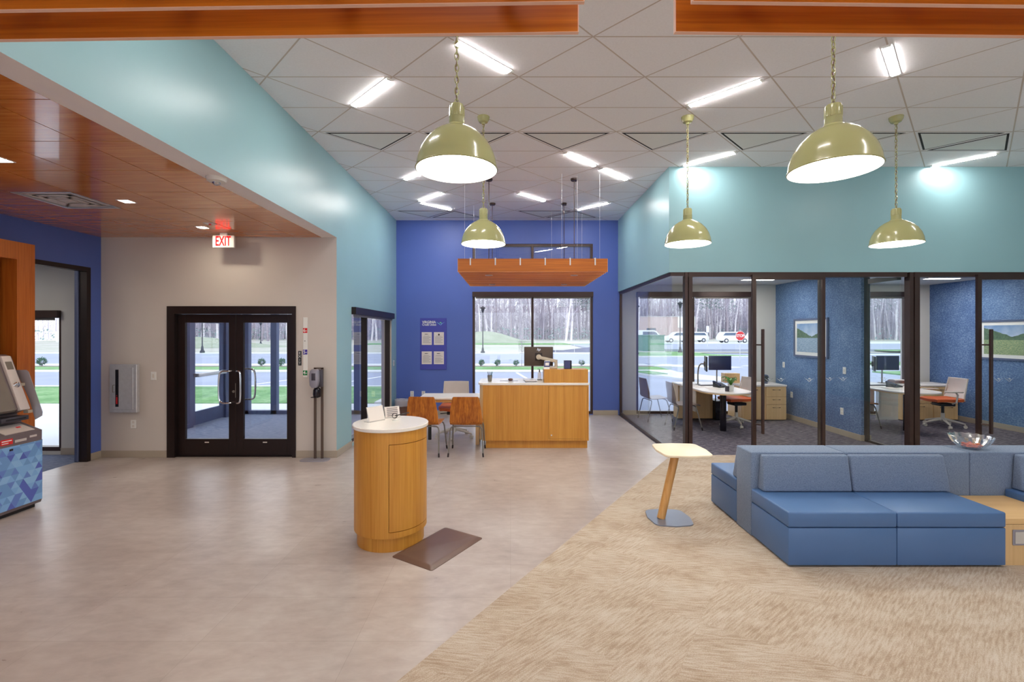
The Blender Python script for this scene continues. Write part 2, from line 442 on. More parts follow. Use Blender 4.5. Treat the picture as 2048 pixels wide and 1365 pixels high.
# ------------------------------------------------------------------ mesh builder
class MB:
    def __init__(self):
        self.bm = bmesh.new()
    def _new(self, vs):
        return [self.bm.verts.new(v) for v in vs]
    def box(self, x0, x1, y0, y1, z0, z1, bevel=0.0, seg=2, mat=0, xf=None):
        co = [(x0, y0, z0), (x1, y0, z0), (x1, y1, z0), (x0, y1, z0), (x0, y0, z1), (x1, y0, z1), (x1, y1, z1), (x0, y1, z1)]
        return self.hexa(co, bevel, seg, mat, xf)
    def hexa(self, co, bevel=0.0, seg=2, mat=0, xf=None):
        v = self._new(co)
        fs = [(3, 2, 1, 0), (4, 5, 6, 7), (0, 1, 5, 4), (1, 2, 6, 5), (2, 3, 7, 6), (3, 0, 4, 7)]
        faces = []
        for f in fs:
            fc = self.bm.faces.new([v[i] for i in f]); fc.material_index = mat; faces.append(fc)
        if xf is not None:
            for q in v: q.co = xf @ q.co
        if bevel > 0:
            es = list({e for f in faces for e in f.edges})
            bmesh.ops.bevel(self.bm, geom=es, offset=bevel, segments=seg, profile=0.5, affect='EDGES', clamp_overlap=True)
        return self
    def prism(self, poly, a, b, axis='z', mat=0, bevel=0.0, seg=2):
        """poly in the two other axes (cyclic order for axis), extruded from a to b"""
        def P(u, v, w):
            return {'z': (u, v, w), 'y': (u, w, v), 'x': (w, u, v)}[axis]
        lo = self._new([P(u, v, a) for u, v in poly]); hi = self._new([P(u, v, b) for u, v in poly])
        n = len(poly); fs = []
        fs.append(self.bm.faces.new(lo[::-1])); fs.append(self.bm.faces.new(hi))
        for i in range(n):
            j = (i + 1) % n
            fs.append(self.bm.faces.new((lo[i], lo[j], hi[j], hi[i])))
        for f in fs: f.material_index = mat
        bmesh.ops.recalc_face_normals(self.bm, faces=fs)
        if bevel > 0:
            es = list({e for f in fs[:2] for e in f.edges})
            bmesh.ops.bevel(self.bm, geom=es, offset=bevel, segments=seg, profile=0.5, affect='EDGES', clamp_overlap=True)
        return self
    def tube(self, pts, r, seg=8, mat=0, cap=True, closed=False):
        pts = [Vector(p) for p in pts]
        n = len(pts)
        rs = r if isinstance(r, (list, tuple)) else [r] * n
        rings = []
        prev = None
        for i, p in enumerate(pts):
            if closed: d = pts[(i + 1) % n] - pts[i - 1]
            elif i == 0: d = pts[1] - p
            elif i == n - 1: d = p - pts[-2]
            else: d = (pts[i + 1] - p).normalized() + (p - pts[i - 1]).normalized()
            d.normalize()
            if prev is None:
                up = Vector((0, 0, 1)) if abs(d.z) < 0.9 else Vector((1, 0, 0))
                a = d.cross(up).normalized()
            else:
                a = (prev - d * prev.dot(d))
                a = a.normalized() if a.length > 1e-6 else d.orthogonal().normalized()
            prev = a
            b = d.cross(a)
            rings.append(self._new([p + (a * math.cos(2 * PI * k / seg) + b * math.sin(2 * PI * k / seg)) * rs[i] for k in range(seg)]))
        rng = range(n if closed else n - 1)
        for i in rng:
            A, B = rings[i], rings[(i + 1) % n]
            for k in range(seg):
                f = self.bm.faces.new((A[k], A[(k + 1) % seg], B[(k + 1) % seg], B[k])); f.material_index = mat
        if cap and not closed:
            f = self.bm.faces.new(rings[0][::-1]); f.material_index = mat
            f = self.bm.faces.new(rings[-1]); f.material_index = mat
        return self
    def cyl(self, p0, p1, r0, r1=None, seg=16, mat=0, cap=True):
        return self.tube([p0, p1], [r0, r0 if r1 is None else r1], seg, mat, cap)
    def lathe(self, prof, c=(0, 0, 0), seg=32, mat=0, close=False):
        rings = []
        for r, z in prof:
            if r < 1e-6:
                rings.append(self._new([(c[0], c[1], c[2] + z)]))
            else:
                rings.append(self._new([(c[0] + r * math.cos(2 * PI * k / seg), c[1] + r * math.sin(2 * PI * k / seg), c[2] + z) for k in range(seg)]))
        fs = []
        for A, B in zip(rings[:-1], rings[1:]):
            for k in range(seg):
                k2 = (k + 1) % seg
                if len(A) == 1 and len(B) == 1: continue
                if len(A) == 1: fs.append(self.bm.faces.new((A[0], B[k2], B[k])))
                elif len(B) == 1: fs.append(self.bm.faces.new((A[k], A[k2], B[0])))
                else: fs.append(self.bm.faces.new((A[k], A[k2], B[k2], B[k])))
        for f in fs: f.material_index = mat
        return self
    def sphere(self, c, r, seg=16, rings=8, mat=0, sc=(1, 1, 1)):
        g = bmesh.ops.create_uvsphere(self.bm, u_segments=seg, v_segments=rings, radius=r)
        for v in g['verts']:
            v.co = Vector((v.co.x * sc[0] + c[0], v.co.y * sc[1] + c[1], v.co.z * sc[2] + c[2]))
            for f in v.link_faces: f.material_index = mat
        return self
    def quad(self, a, b, c, d, mat=0):
        f = self.bm.faces.new(self._new([a, b, c, d])); f.material_index = mat
        return self
    def poly(self, pts, mat=0):
        f = self.bm.faces.new(self._new(pts)); f.material_index = mat
        return self
    def grid(self, P, mat=0, thick=0.0, nrm=None):
        """P[i][j] points; closed slab of a given thickness along the surface normal"""
        n, m = len(P), len(P[0])
        def norm(i, j):
            a = Vector(P[min(i + 1, n - 1)][j]) - Vector(P[max(i - 1, 0)][j])
            b = Vector(P[i][min(j + 1, m - 1)]) - Vector(P[i][max(j - 1, 0)])
            return a.cross(b).normalized()
        A = [self._new([P[i][j] for j in range(m)]) for i in range(n)]
        if thick == 0:
            for i in range(n - 1):
                for j in range(m - 1):
                    self.bm.faces.new((A[i][j], A[i + 1][j], A[i + 1][j + 1], A[i][j + 1])).material_index = mat
            return self
        B = [self._new([Vector(P[i][j]) + norm(i, j) * thick for j in range(m)]) for i in range(n)]
        fs = []
        for i in range(n - 1):
            for j in range(m - 1):
                fs.append(self.bm.faces.new((A[i][j], A[i][j + 1], A[i + 1][j + 1], A[i + 1][j])))
                fs.append(self.bm.faces.new((B[i][j], B[i + 1][j], B[i + 1][j + 1], B[i][j + 1])))
        for i in range(n - 1):
            fs.append(self.bm.faces.new((A[i][0], A[i + 1][0], B[i + 1][0], B[i][0])))
            fs.append(self.bm.faces.new((A[i][m - 1], B[i][m - 1], B[i + 1][m - 1], A[i + 1][m - 1])))
        for j in range(m - 1):
            fs.append(self.bm.faces.new((A[0][j], B[0][j], B[0][j + 1], A[0][j + 1])))
            fs.append(self.bm.faces.new((A[n - 1][j], A[n - 1][j + 1], B[n - 1][j + 1], B[n - 1][j])))
        for f in fs: f.material_index = mat
        return self
    def holes(self, axis, at0, at1, u0, u1, z0, z1, holes, mat=0):
        """a wall slab with rectangular holes (ua, ub, za, zb); axis = the axis of its thickness"""
        us = sorted({u0, u1, *[min(max(h[k], u0), u1) for h in holes for k in (0, 1)]})
        zs = sorted({z0, z1, *[min(max(h[k], z0), z1) for h in holes for k in (2, 3)]})
        for i in range(len(us) - 1):
            k = 0
            while k < len(zs) - 1:
                um = (us[i] + us[i + 1]) / 2
                def inside(kk):
                    zm = (zs[kk] + zs[kk + 1]) / 2
                    return any(h[0] < um < h[1] and h[2] < zm < h[3] for h in holes)
                if inside(k):
                    k += 1; continue
                k2 = k
                while k2 + 1 < len(zs) - 1 and not inside(k2 + 1): k2 += 1
                if axis == 'y': self.box(us[i], us[i + 1], at0, at1, zs[k], zs[k2 + 1], mat=mat)
                else: self.box(at0, at1, us[i], us[i + 1], zs[k], zs[k2 + 1], mat=mat)
                k = k2 + 1
        return self
    def paint(self, fn):
        self.bm.normal_update()
        for f in self.bm.faces:
            r = fn(f)
            if r is not None: f.material_index = r
        return self
    def xform(self, mtx):
        bmesh.ops.transform(self.bm, matrix=mtx, verts=self.bm.verts)
        return self
    def build(self, name, mat, parent=None, loc=None, smooth=True, angle=35):
        me = D.meshes.new(name)
        self.bm.to_mesh(me); self.bm.free()
        for m in (mat if isinstance(mat, (list, tuple)) else [mat]):
            me.materials.append(m)
        if smooth and len(me.polygons):
            me.polygons.foreach_set('use_smooth', [True] * len(me.polygons))
            me.set_sharp_from_angle(angle=math.radians(angle))
        o = D.objects.new(name, me)
        COL.objects.link(o)
        if parent is not None: o.parent = parent
        if loc is not None: o.location = loc
        return o

def smooth_path(P, it=2):
    P = [Vector(p) for p in P]
    for _ in range(it):
        Q = [P[0]]
        for a, b in zip(P[:-1], P[1:]):
            Q += [a * .75 + b * .25, a * .25 + b * .75]
        Q.append(P[-1]); P = Q
    return P
def thing(name, label, cat, loc=(0, 0, 0), rz=0.0, group=None):
    o = D.objects.new(name, None)
    o.empty_display_size = 0.1
    COL.objects.link(o)
    o.location = loc; o.rotation_euler = (0, 0, rz)
    o['label'] = label; o['category'] = cat
    if group: o['group'] = group
    return o
def tag(o, label, cat, group=None, kind=None):
    o['label'] = label; o['category'] = cat
    if group: o['group'] = group
    if kind: o['kind'] = kind
    return o
def struct(o, label=None):
    o['kind'] = 'structure'
    if label: o['label'] = label
    return o
KIDS = {}
def copy_tree(o, parent=None):
    c = o.copy(); COL.objects.link(c)
    if parent is not None: c.parent = parent
    for ch in [x for x in D.objects if x.parent == o]:
        copy_tree(ch, c)
    return c
def dup(o, loc, rz=0.0, label=None, group=None):
    c = copy_tree(o); c.location = loc; c.rotation_euler = (0, 0, rz)
    if label: c['label'] = label
    if group: c['group'] = group
    return c
def text(name, body, size, mat, parent, loc, rot=(PI / 2, 0, 0), extrude=0.0008, align='CENTER', bold=0.0, shear=0.0, sx=1.0):
    cu = D.curves.new(name, 'FONT')
    cu.body = body; cu.size = size; cu.extrude = extrude; cu.align_x = align; cu.align_y = 'CENTER'
    cu.offset = bold; cu.shear = shear; cu.resolution_u = 3
    tmp = D.objects.new(name, cu); COL.objects.link(tmp)
    bpy.context.view_layer.update()
    me = D.meshes.new_from_object(tmp.evaluated_get(bpy.context.evaluated_depsgraph_get()))
    D.objects.remove(tmp)
    me.name = name
    me.materials.clear(); me.materials.append(mat)
    o = D.objects.new(name, me); COL.objects.link(o)
    if parent is not None: o.parent = parent
    o.location = loc; o.rotation_euler = rot; o.scale = (sx, 1, 1)
    return o
# ------------------------------------------------------------------ room shell
XL, XR, YB, YE, YF = -2.506, 2.36, 10.205, 6.70, 6.92     # teal wall, glazed side, blue wall, entrance wall, office front
ZC, ZW = 4.27, 3.173                                       # main ceiling, cherry ceiling
REAR = -5.0
XE = 9.2

m = MB(); m.prism([(-6.03, REAR), (-5.48, REAR), (2.36, 6.83), (2.36, YB + .1), (-2.6, YB + .1), (-2.6, YE + .12), (-6.03, YE + .12)], -0.05, 0.0)
struct(m.build('floor', M['vinylfloor'], smooth=False), 'pale mottled concrete-look vinyl floor')
m = MB(); m.prism([(-5.48, REAR), (XE + .2, REAR), (XE + .2, 6.83), (2.36, 6.83)], -0.05, 0.0)
struct(m.build('floor_lobby_carpet', M['lobbycarpet'], smooth=False), 'beige striated carpet under the blue sofa')
m = MB(); m.box(2.36, XE + .2, 6.83, YB + .1, -0.05, 0.0)
struct(m.build('floor_office_carpet', M['officecarpet'], smooth=False), 'dark flecked carpet of the glass offices')
m = MB(); m.box(-6.18, -2.6, YE + .12, 10.45, -0.05, 0.0)
struct(m.build('floor_vestibule', M['vestcarpet'], smooth=False), 'blue-grey entrance matting of the vestibule')
m = MB(); m.box(-10.2, -6.03, 0.0, 6.85, -0.05, 0.0)
struct(m.build('floor_side_room', M['vestcarpet'], smooth=False), 'dark carpet of the room beyond the blue wall')

# main ceiling
m = MB(); m.box(XL - .2, XE + .2, REAR, YB + .2, ZC, ZC + .15)
struct(m.build('ceiling', M['ceiling'], smooth=False), 'white ceiling of triangular acoustic panels')
# cherry panel ceiling
m = MB()
m.box(-5.9, -2.72, REAR, YE, ZW + .025, ZW + .12, mat=1)
ys = [2.748 + .6 * k for k in range(-13, 7)]
xs = [-3.105 - .6 * k for k in range(-1, 6)]
for y in ys:
    for x in xs:
        x0, x1 = max(x - .6 + .004, -5.897), min(x - .004, -2.722)
        y0, y1 = max(y + .004, REAR), min(y + .6 - .004, YE - .002)
        if x1 - x0 < .03 or y1 - y0 < .03: continue
        if abs(y - (2.748 + 1.8)) < .01 and -4.95 < x0 < -4.85: continue      # the air diffuser sits here
        m.box(x0, x1, y0, y1, ZW, ZW + .025)
struct(m.build('ceiling_cherry', [M['woodceil'], M['slot']], smooth=False), 'glossy cherry wood panel ceiling over the entrance')

# bulkhead + left teal wall
def bulk(f):
    n = f.normal
    return 1 if n.z < -0.5 else 0
m = MB(); m.box(XL - .214, XL, REAR, YE, ZW, ZC); m.paint(bulk)
struct(m.build('wall_bulkhead', [M['teal'], M['soffit']], smooth=False), 'pale teal bulkhead above the entrance area')
m = MB(); m.holes('x', XL - .214, XL, YE, YB, 0, ZC, [(7.33, 9.79, 0.05, 2.19)])
m.paint(lambda f: 0 if f.normal.x > .5 else 1)
struct(m.build('wall_left', [M['teal'], M['entry']], smooth=False), 'pale teal wall with a tall window')
# entrance wall
m = MB(); m.holes('y', YE, YE + .15, -6.03, XL - .214, 0, ZW + .1, [(-4.94, -3.09, -1, 2.18)])
struct(m.build('wall_entrance', M['entry'], smooth=False), 'warm grey wall around the double entrance doors')
# blue left wall with opening to the side room
m = MB(); m.holes('x', -5.985, -5.9, REAR, YE, 0, ZW + .1, [(5.25, 6.52, -1, 2.71)])
m.paint(lambda f: 0)
struct(m.build('wall_far_left', M['blue'], smooth=False), 'blue wall behind the cash machine')
# back wall
m = MB(); m.holes('y', YB, YB + .22, XL - .2, XR + .06, 0, ZC, [(-.834, 1.81, 0.015, 2.69), (-.834, 1.81, 3.13, 3.755)])
struct(m.build('wall_back', M['blue'], smooth=False), 'deep blue end wall with the picture window')
# office back wall
m = MB(); m.holes('y', YB, YB + .22, XR + .06, XE + .2, 0, ZC, [(2.76, 5.33, 0.015, 2.69), (6.13, 8.74, 0.015, 2.69)])
struct(m.build('wall_office_back', M['officewhite'], smooth=False), 'off-white outside wall of the offices')
# teal header over the office glass
m = MB(); m.box(XR, XE + .2, YF, YF + .14, 2.70, ZC); m.box(XR, XR + .14, YF + .14, YB, 2.70, ZC)
struct(m.build('wall_office_header', M['teal'], smooth=False), 'teal wall above the glass office fronts')
m = MB(); m.box(XR + .14, XE, YF + .14, YB, 2.85, 2.93)
struct(m.build('ceiling_office', M['officewhite'], smooth=False), 'low white ceiling inside the glass offices')
# partitions
m = MB(); m.box(5.82, 5.97, 7.72, YB, 0, 2.85)
struct(m.build('wall_office_partition', M['wallpaper'], smooth=False), 'blue mottled wall between the two offices')
m = MB(); m.box(XE, XE + .2, YF + .14, YB, 0, 2.85)
struct(m.build('wall_office_right', M['wallpaper'], smooth=False), 'blue mottled end wall of the second office')
# unseen room behind / right of the camera; unglazed rear openings added for fill light
m = MB(); m.holes('x', XE + .2, XE + .4, REAR, YF + .14, 0, ZC, [])
struct(m.build('wall_right', M['teal'], smooth=False), 'teal wall on the right of the lobby')
m = MB(); m.holes('y', REAR - .2, REAR, -6.2, XE + .4, 0, ZC, [(-5.6, -3.0, .02, 2.7), (-2.2, 1.4, .02, 3.4), (2.4, 6.0, .02, 3.4), (6.8, 9.0, .02, 2.7)])
struct(m.build('wall_rear', M['entry'], smooth=False), 'wall behind the camera with open gaps added to let in sky light')
# side room
m = MB(); m.holes('y', 6.85, 7.02, -10.2, -6.03, 0, 2.95, [(-8.6, -6.62, 0.05, 2.12)])
struct(m.build('wall_side_room', M['officewhite'], smooth=False), 'pale wall of the side room with a tall window')
m = MB(); m.box(-10.2, -6.03, 0, 6.85, 2.85, 2.95)
struct(m.build('ceiling_side_room', M['officewhite'], smooth=False))
m = MB(); m.box(-10.3, -10.2, 0, 7.0, 0, 2.95); m.box(-10.2, -6.03, -.1, 0, 0, 2.95)
struct(m.build('wall_side_room_far', M['officewhite'], smooth=False))
# vestibule roof
m = MB(); m.box(-6.2, XL - .214, YE + .16, 10.45, 2.75, 2.9)
struct(m.build('ceiling_vestibule', M['officewhite'], smooth=False))

# baseboards
def bb(name, boxes):
    m = MB()
    for b in boxes: m.box(*b, 0, .10, bevel=.003, seg=1)
    struct(m.build(name, M['base'], smooth=False))
bb('baseboard_entrance', [(-5.9, -4.94, YE - .012, YE), (-3.09, XL + .012, YE - .012, YE)])
bb('baseboard_left', [(XL, XL + .012, YE, 7.33), (XL, XL + .012, 9.79, YB)])
bb('baseboard_back', [(XL, -.834, YB - .012, YB), (1.81, XR, YB - .012, YB)])
bb('baseboard_far_left', [(-5.9, -5.888, 6.52, YE), (-6.0, -5.9, 6.508, 6.52)])
bb('baseboard_side_room', [(-6.62, -6.03, 6.838, 6.85)])
bb('baseboard_partition', [(5.808, 5.82, 7.72, YB), (5.808, 5.982, 7.708, 7.72), (5.97, 5.982, 7.72, YB)])
bb('baseboard_office_right', [(XE - .012, XE, YF + .14, YB)])
bb('baseboard_office_back', [(XR + .06, 2.76, YB - .012, YB), (5.33, 5.82, YB - .012, YB), (8.74, XE, YB - .012, YB)])

# ------------------------------------------------------------------ windows
def window_y(name, x0, x1, z0, z1, y, mull, metal, fw=.05, depth=.10, shade=True, label=None, bar=None, shade_mat='bronze2'):
    """window in a wall facing -Y: frame mesh with glass, roller-shade box as children"""
    m = MB()
    m.box(x0, x0 + fw, y, y + depth, z0, z1); m.box(x1 - fw, x1, y, y + depth, z0, z1)
    m.box(x0 + fw, x1 - fw, y, y + depth, z0, z0 + fw + .01); m.box(x0 + fw, x1 - fw, y, y + depth, z1 - fw, z1)
    for q in mull: m.box(q - fw / 2, q + fw / 2, y, y + depth, z0 + fw, z1 - fw)
    f = struct(m.build(name, metal, smooth=False), label)
    edges = [x0 + fw] + list(mull) + [x1 - fw]
    for a, b in zip(edges[:-1], edges[1:]):
        g = MB(); g.box(a, b, y + depth / 2 - .003, y + depth / 2 + .003, z0 + fw, z1 - fw)
        g.build('glass_pane', M['glass'], f, smooth=False)
    if shade:
        s = MB(); s.box(x0 + .002, x1 - .002, y - .09, y - .005, z1 - .105, z1 + .005, bevel=.004, seg=1)
        s.build('shade_box', M[shade_mat], f, smooth=False)
        for a, b in zip(edges[:-1], edges[1:]):
            s = MB(); s.box(a + .02, b - .02, y - .05, y - .035, z1 - .14, z1 - .10, bevel=.003, seg=1)
            s.build('shade_hem', M['greymetal'], f, smooth=False)
    return f
window_y('window_1', -.834, 1.81, .015, 2.69, YB + .02, [.483], M['bronze2'], label='large picture window in the blue end wall')
w = window_y('window_2', -.834, 1.81, 3.13, 3.755, YB + .02, [.483], M['bronze2'], shade=False, label='dark-framed transom window high on the blue wall')
g = MB(); g.box(-.78, 1.76, YB + .085, YB + .10, 3.18, 3.70); g.build('blind_panel', M['blue_spandrel'], w, smooth=False)
window_y('window_3', 2.76, 5.33, .015, 2.69, YB + .02, [4.02], M['bronze2'], label='window of the first office')
window_y('window_4', 6.13, 8.74, .015, 2.69, YB + .02, [7.42], M['bronze2'], label='window of the second office')
window_y('window_5', -8.6, -6.62, .05, 2.12, 6.87, [-7.6], M['bronze2'], label='tall window of the side room')
# teal-wall window (looks into the vestibule)
def window_x(name, y0, y1, z0, z1, x, mull, metal, fw=.05, depth=.10, label=None, shade=True):
    m = MB()
    m.box(x - depth, x, y0, y0 + fw, z0, z1); m.box(x - depth, x, y1 - fw, y1, z0, z1)
    m.box(x - depth, x, y0 + fw, y1 - fw, z0, z0 + fw); m.box(x - depth, x, y0 + fw, y1 - fw, z1 - fw, z1)
    for q in mull: m.box(x - depth, x, q - fw / 2, q + fw / 2, z0 + fw, z1 - fw)
    f = struct(m.build(name, metal, smooth=False), label)
    edges = [y0 + fw] + list(mull) + [y1 - fw]
    for a, b in zip(edges[:-1], edges[1:]):
        g = MB(); g.box(x - depth / 2 - .003, x - depth / 2 + .003, a, b, z0 + fw, z1 - fw)
        g.build('glass_pane', M['glass'], f, smooth=False)
    if shade:
        s = MB(); s.box(x + .01, x + .10, y0 + .0, y1, z1 - .10, z1 + .015, bevel=.004, seg=1)
        s.build('shade_box', M['bronze'], f, smooth=False)
        s = MB(); s.box(x + .045, x + .06, y0 + .04, y1 - .04, z1 - .135, z1 - .10)
        s.build('shade_hem', M['greymetal'], f, smooth=False)
    return f
window_x('window_6', 7.33, 9.79, .05, 2.19, XL - .03, [8.22], M['bronze'], label='tall window in the teal wall beside the entrance')

# vestibule storefront: dark blue-grey metal and glass
def storefront_y(name, y, xs, z0, z1, metal, fw=.07, label=None):
    m = MB()
    for q in xs: m.box(q - fw / 2, q + fw / 2, y, y + .12, z0, z1)
    m.box(xs[0] + fw / 2, xs[-1] - fw / 2, y, y + .12, z0, z0 + .08); m.box(xs[0] + fw / 2, xs[-1] - fw / 2, y, y + .12, z1 - .1, z1)
    f = struct(m.build(name, metal, smooth=False), label)
    for a, b in zip(xs[:-1], xs[1:]):
        g = MB(); g.box(a + fw / 2, b - fw / 2, y + .055, y + .061, z0 + .08, z1 - .1)
        g.build('glass_pane', M['glass'], f, smooth=False)
storefront_y('window_7', 10.28, [-6.1, -5.86, -5.24, -4.45, -3.4, -2.78], 0, 2.75, M['extmetal'], fw=.13, label='outer glass front of the vestibule')
# vestibule left side: sidelights around the outer door
m = MB()
for y in (6.92, 8.76, 9.88): m.box(-6.16, -6.04, y, y + .10, 0, 2.75)
m.box(-6.16, -6.04, 7.02, 10.28, 2.12, 2.22); m.box(-6.16, -6.04, 7.02, 8.76, 0, .08); m.box(-6.16, -6.04, 9.98, 10.28, 0, .08); m.box(-6.16, -6.04, 7.02, 10.28, 2.65, 2.75)
f = struct(m.build('window_8', M['extmetal'], smooth=False), 'glazed side of the vestibule around the outer door')
for a, b, c, d in ((7.02, 8.76, .08, 2.12), (9.98, 10.28, .08, 2.12), (7.02, 10.28, 2.22, 2.65)):
    g = MB(); g.box(-6.103, -6.097, a, b, c, d); g.build('glass_pane', M['glass'], f, smooth=False)

def door_leaf(name, w, h, metal, stile=.12, top=.12, bottom=.24, th=.045, label=None):
    """leaf in local x 0..w, thickness along y, front at y=0"""
    m = MB()
    m.box(0, stile, 0, th, 0, h, bevel=.003, seg=1); m.box(w - stile, w, 0, th, 0, h, bevel=.003, seg=1)
    m.box(stile, w - stile, 0, th, 0, bottom); m.box(stile, w - stile, 0, th, h - top, h)
    f = struct(m.build(name, metal, smooth=False), label)
    g = MB(); g.box(stile, w - stile, th / 2 - .003, th / 2 + .003, bottom, h - top)
    g.build('glass_pane', M['glass'], f, smooth=False)
    return f
def pull(parent, x, z0, z1, side=-1, y=0.0, bow=.0):
    m = MB()
    s = side * .07; r = .045
    P = [(x, y, z1)]
    P += [(x, y + s * .5, z1), (x, y + s - side * .02, z1), (x, y + s, z1 - .02)]
    P += [(x, y + s, z0 + .02), (x, y + s - side * .02, z0), (x, y + s * .5, z0), (x, y, z0)]
    m.tube(P, .0125, 10)
    m.cyl((x, y, z1), (x, y + side * .006, z1), .022, seg=14); m.cyl((x, y, z0), (x, y + side * .006, z0), .022, seg=14)
    return m.build('pull_handle', M['chrome'], parent)
def pullbow(parent, x, dx, z0, z1, side, y):
    """chrome D handle whose grip is offset sideways by dx"""
    m = MB(); s = side * .065
    P = [(x, y, z1), (x, y + s * .6, z1), (x + dx * .25, y + s, z1), (x + dx * .75, y + s, z1), (x + dx, y + s, z1 - .05), (x + dx, y + s, z0 + .05), (x + dx * .75, y + s, z0), (x + dx * .25, y + s, z0), (x, y + s * .6, z0), (x, y, z0)]
    m.tube(smooth_path(P, 2), .013, 10)
    return m.build('pull_handle', M['chrome'], parent)
# interior double doors
m = MB()
m.box(-4.94, -4.83, YE - .02, YE + .14, 0, 2.18); m.box(-3.14, -3.09, YE - .02, YE + .14, 0, 2.18)
m.box(-4.83, -3.14, YE - .02, YE + .14, 2.07, 2.18); m.box(-4.83, -3.14, YE + .02, YE + .10, -.001, .012)
struct(m.build('door_1_frame', M['bronze'], smooth=False), 'dark bronze frame of the double entrance doors')
LW = .842
dl = door_leaf('door_1', LW, 2.05, M['bronze'], stile=.105, label='left leaf of the dark bronze entrance doors'); dl.location = (-4.828, YE + .05, .014)
dr = door_leaf('door_2', LW, 2.05, M['bronze'], stile=.105, label='right leaf of the dark bronze entrance doors'); dr.location = (-3.984, YE + .05, .014)
pullbow(dl, LW - .05, -.16, .77, 1.23, -1, 0.0); pullbow(dr, .03, .07, .77, 1.23, -1, 0.0); pullbow(dr, .05, .17, .80, 1.25, 1, .045)
m = MB(); m.cyl((LW - .03, 0, .93), (LW - .03, -.014, .93), .018, seg=14); m.box(LW - .008, LW + .0, -.004, .0, .84, 1.05); m.build('lock', M['greymetal'], dl)
for d_ in (dl, dr):
    m = MB(); m.box(LW / 2 - .03, LW / 2 + .03, -.004, 0, .185, .2); m.build('badge', M['offwhite'], d_, smooth=False)
# outer door of the vestibule (in the left glazing) and its push bar
od = door_leaf('door_3', 1.0, 2.1, M['extmetal'], stile=.10, bottom=.26, label='outer vestibule door with push bar')
od.location = (-6.08, 8.87, .015); od.rotation_euler = (0, 0, PI / 2)
m = MB(); m.box(.06, .94, -.10, -.05, .93, 1.0, bevel=.01); m.box(.06, .12, -.05, 0, .93, 1.0); m.box(.88, .94, -.05, 0, .93, 1.0)
m.build('push_bar', M['steel'], od)

# side-room opening frame and its sliding-door edge
m = MB()
m.box(-5.99, -5.885, 6.46, 6.52, 0, 2.71); m.box(-5.99, -5.885, 5.25, 6.46, 2.65, 2.71); m.box(-5.99, -5.885, 5.25, 5.31, 0, 2.65)
struct(m.build('door_4_frame', M['bronze'], smooth=False), 'dark frame of the tall opening in the blue wall')
m = MB(); m.box(-6.045, -5.995, 6.44, 6.53, 0, 2.66, bevel=.006, seg=1)
struct(m.build('door_4', M['extmetal'], smooth=False), 'edge of the sliding door of the side room')

# ------------------------------------------------------------------ glass office fronts
BR = M['bronze2']
m = MB()
m.box(XR + .03, XR + .08, YF + .02, YB, 0, .055); m.box(XR + .03, XR + .08, YF + .02, YB, 2.645, 2.70)
m.box(XR + .03, XR + .08, YB - .05, YB, .055, 2.645)
m.box(XR + .08, 2.62, YF + .02, YF + .07, 0, .055); m.box(XR + .08, 2.62, YF + .02, YF + .07, 2.645, 2.70)
f = struct(m.build('window_9', M['bronze2'], smooth=False), 'frameless glass corner of the first office')
for y0, y1 in ((YF + .045, 7.98), (7.984, 9.05), (9.054, YB - .05)):
    g = MB(); g.box(XR + .05, XR + .06, y0, y1, .05, 2.65); g.build('glass_pane', M['glassoffice'], f, smooth=False)
g = MB(); g.box(XR + .062, 2.60, YF + .04, YF + .05, .05, 2.65); g.build('glass_pane', M['glassoffice'], f, smooth=False)

def office_front(n, x0, xa, xb, x1, pw=(.055, .065, .14)):
    """post at x0, opening to xa, sliding leaf xa..xb, fixed glass xb..x1"""
    m = MB()
    m.box(x0, x0 + pw[0], YF, YF + .10, 0, 2.70); m.box(x0 + pw[1], x0 + pw[2], YF - .01, YF + .12, 0, 2.70)
    m.box(x0 + pw[0], x1, YF - .005, YF + .11, 2.63, 2.70)
    m.box(xb - .01, xb + .03, YF + .06, YF + .10, 0, 2.63)
    m.box(xb + .03, x1, YF + .06, YF + .10, 0, .035)
    f = struct(m.build('window_%d' % n, BR, smooth=False), 'dark bronze glazed front of the %s office' % ('first' if n == 10 else 'second'))
    g = MB(); g.box(xb + .03, x1, YF + .075, YF + .085, .035, 2.63); g.build('glass_pane', M['glassoffice'], f, smooth=False)
    # sliding leaf, hung in front
    L = MB()
    L.box(xa, xa + .055, YF - .055, YF - .012, .012, 2.66); L.box(xb - .04, xb + .005, YF - .055, YF - .012, .012, 2.66)
    L.box(xa + .055, xb - .04, YF - .055, YF - .012, 2.585, 2.66); L.box(xa + .055, xb - .04, YF - .055, YF - .012, .012, .085)
    lf = struct(L.build('door_%d' % (5 if n == 10 else 6), BR, smooth=False), 'sliding glass door of the %s office' % ('first' if n == 10 else 'second'))
    g = MB(); g.box(xa + .055, xb - .04, YF - .038, YF - .03, .085, 2.585); g.build('glass_pane', M['glassoffice'], lf, smooth=False)
    h = MB(); hx = xa + .105
    h.box(hx - .018, hx + .018, YF - .155, YF - .12, .32, 1.85, bevel=.004, seg=1)
    for z in (.45, 1.62): h.cyl((xa + .045, YF - .055, z), (hx, YF - .137, z), .011, seg=10)
    h.build('pull_handle', M['bronze2'], lf)
    return f, lf
of1 = office_front(10, 2.60, 3.575, 4.645, 5.90, (.042, .052, .105))
of2 = office_front(11, 5.945, 6.905, 7.98, 9.2)
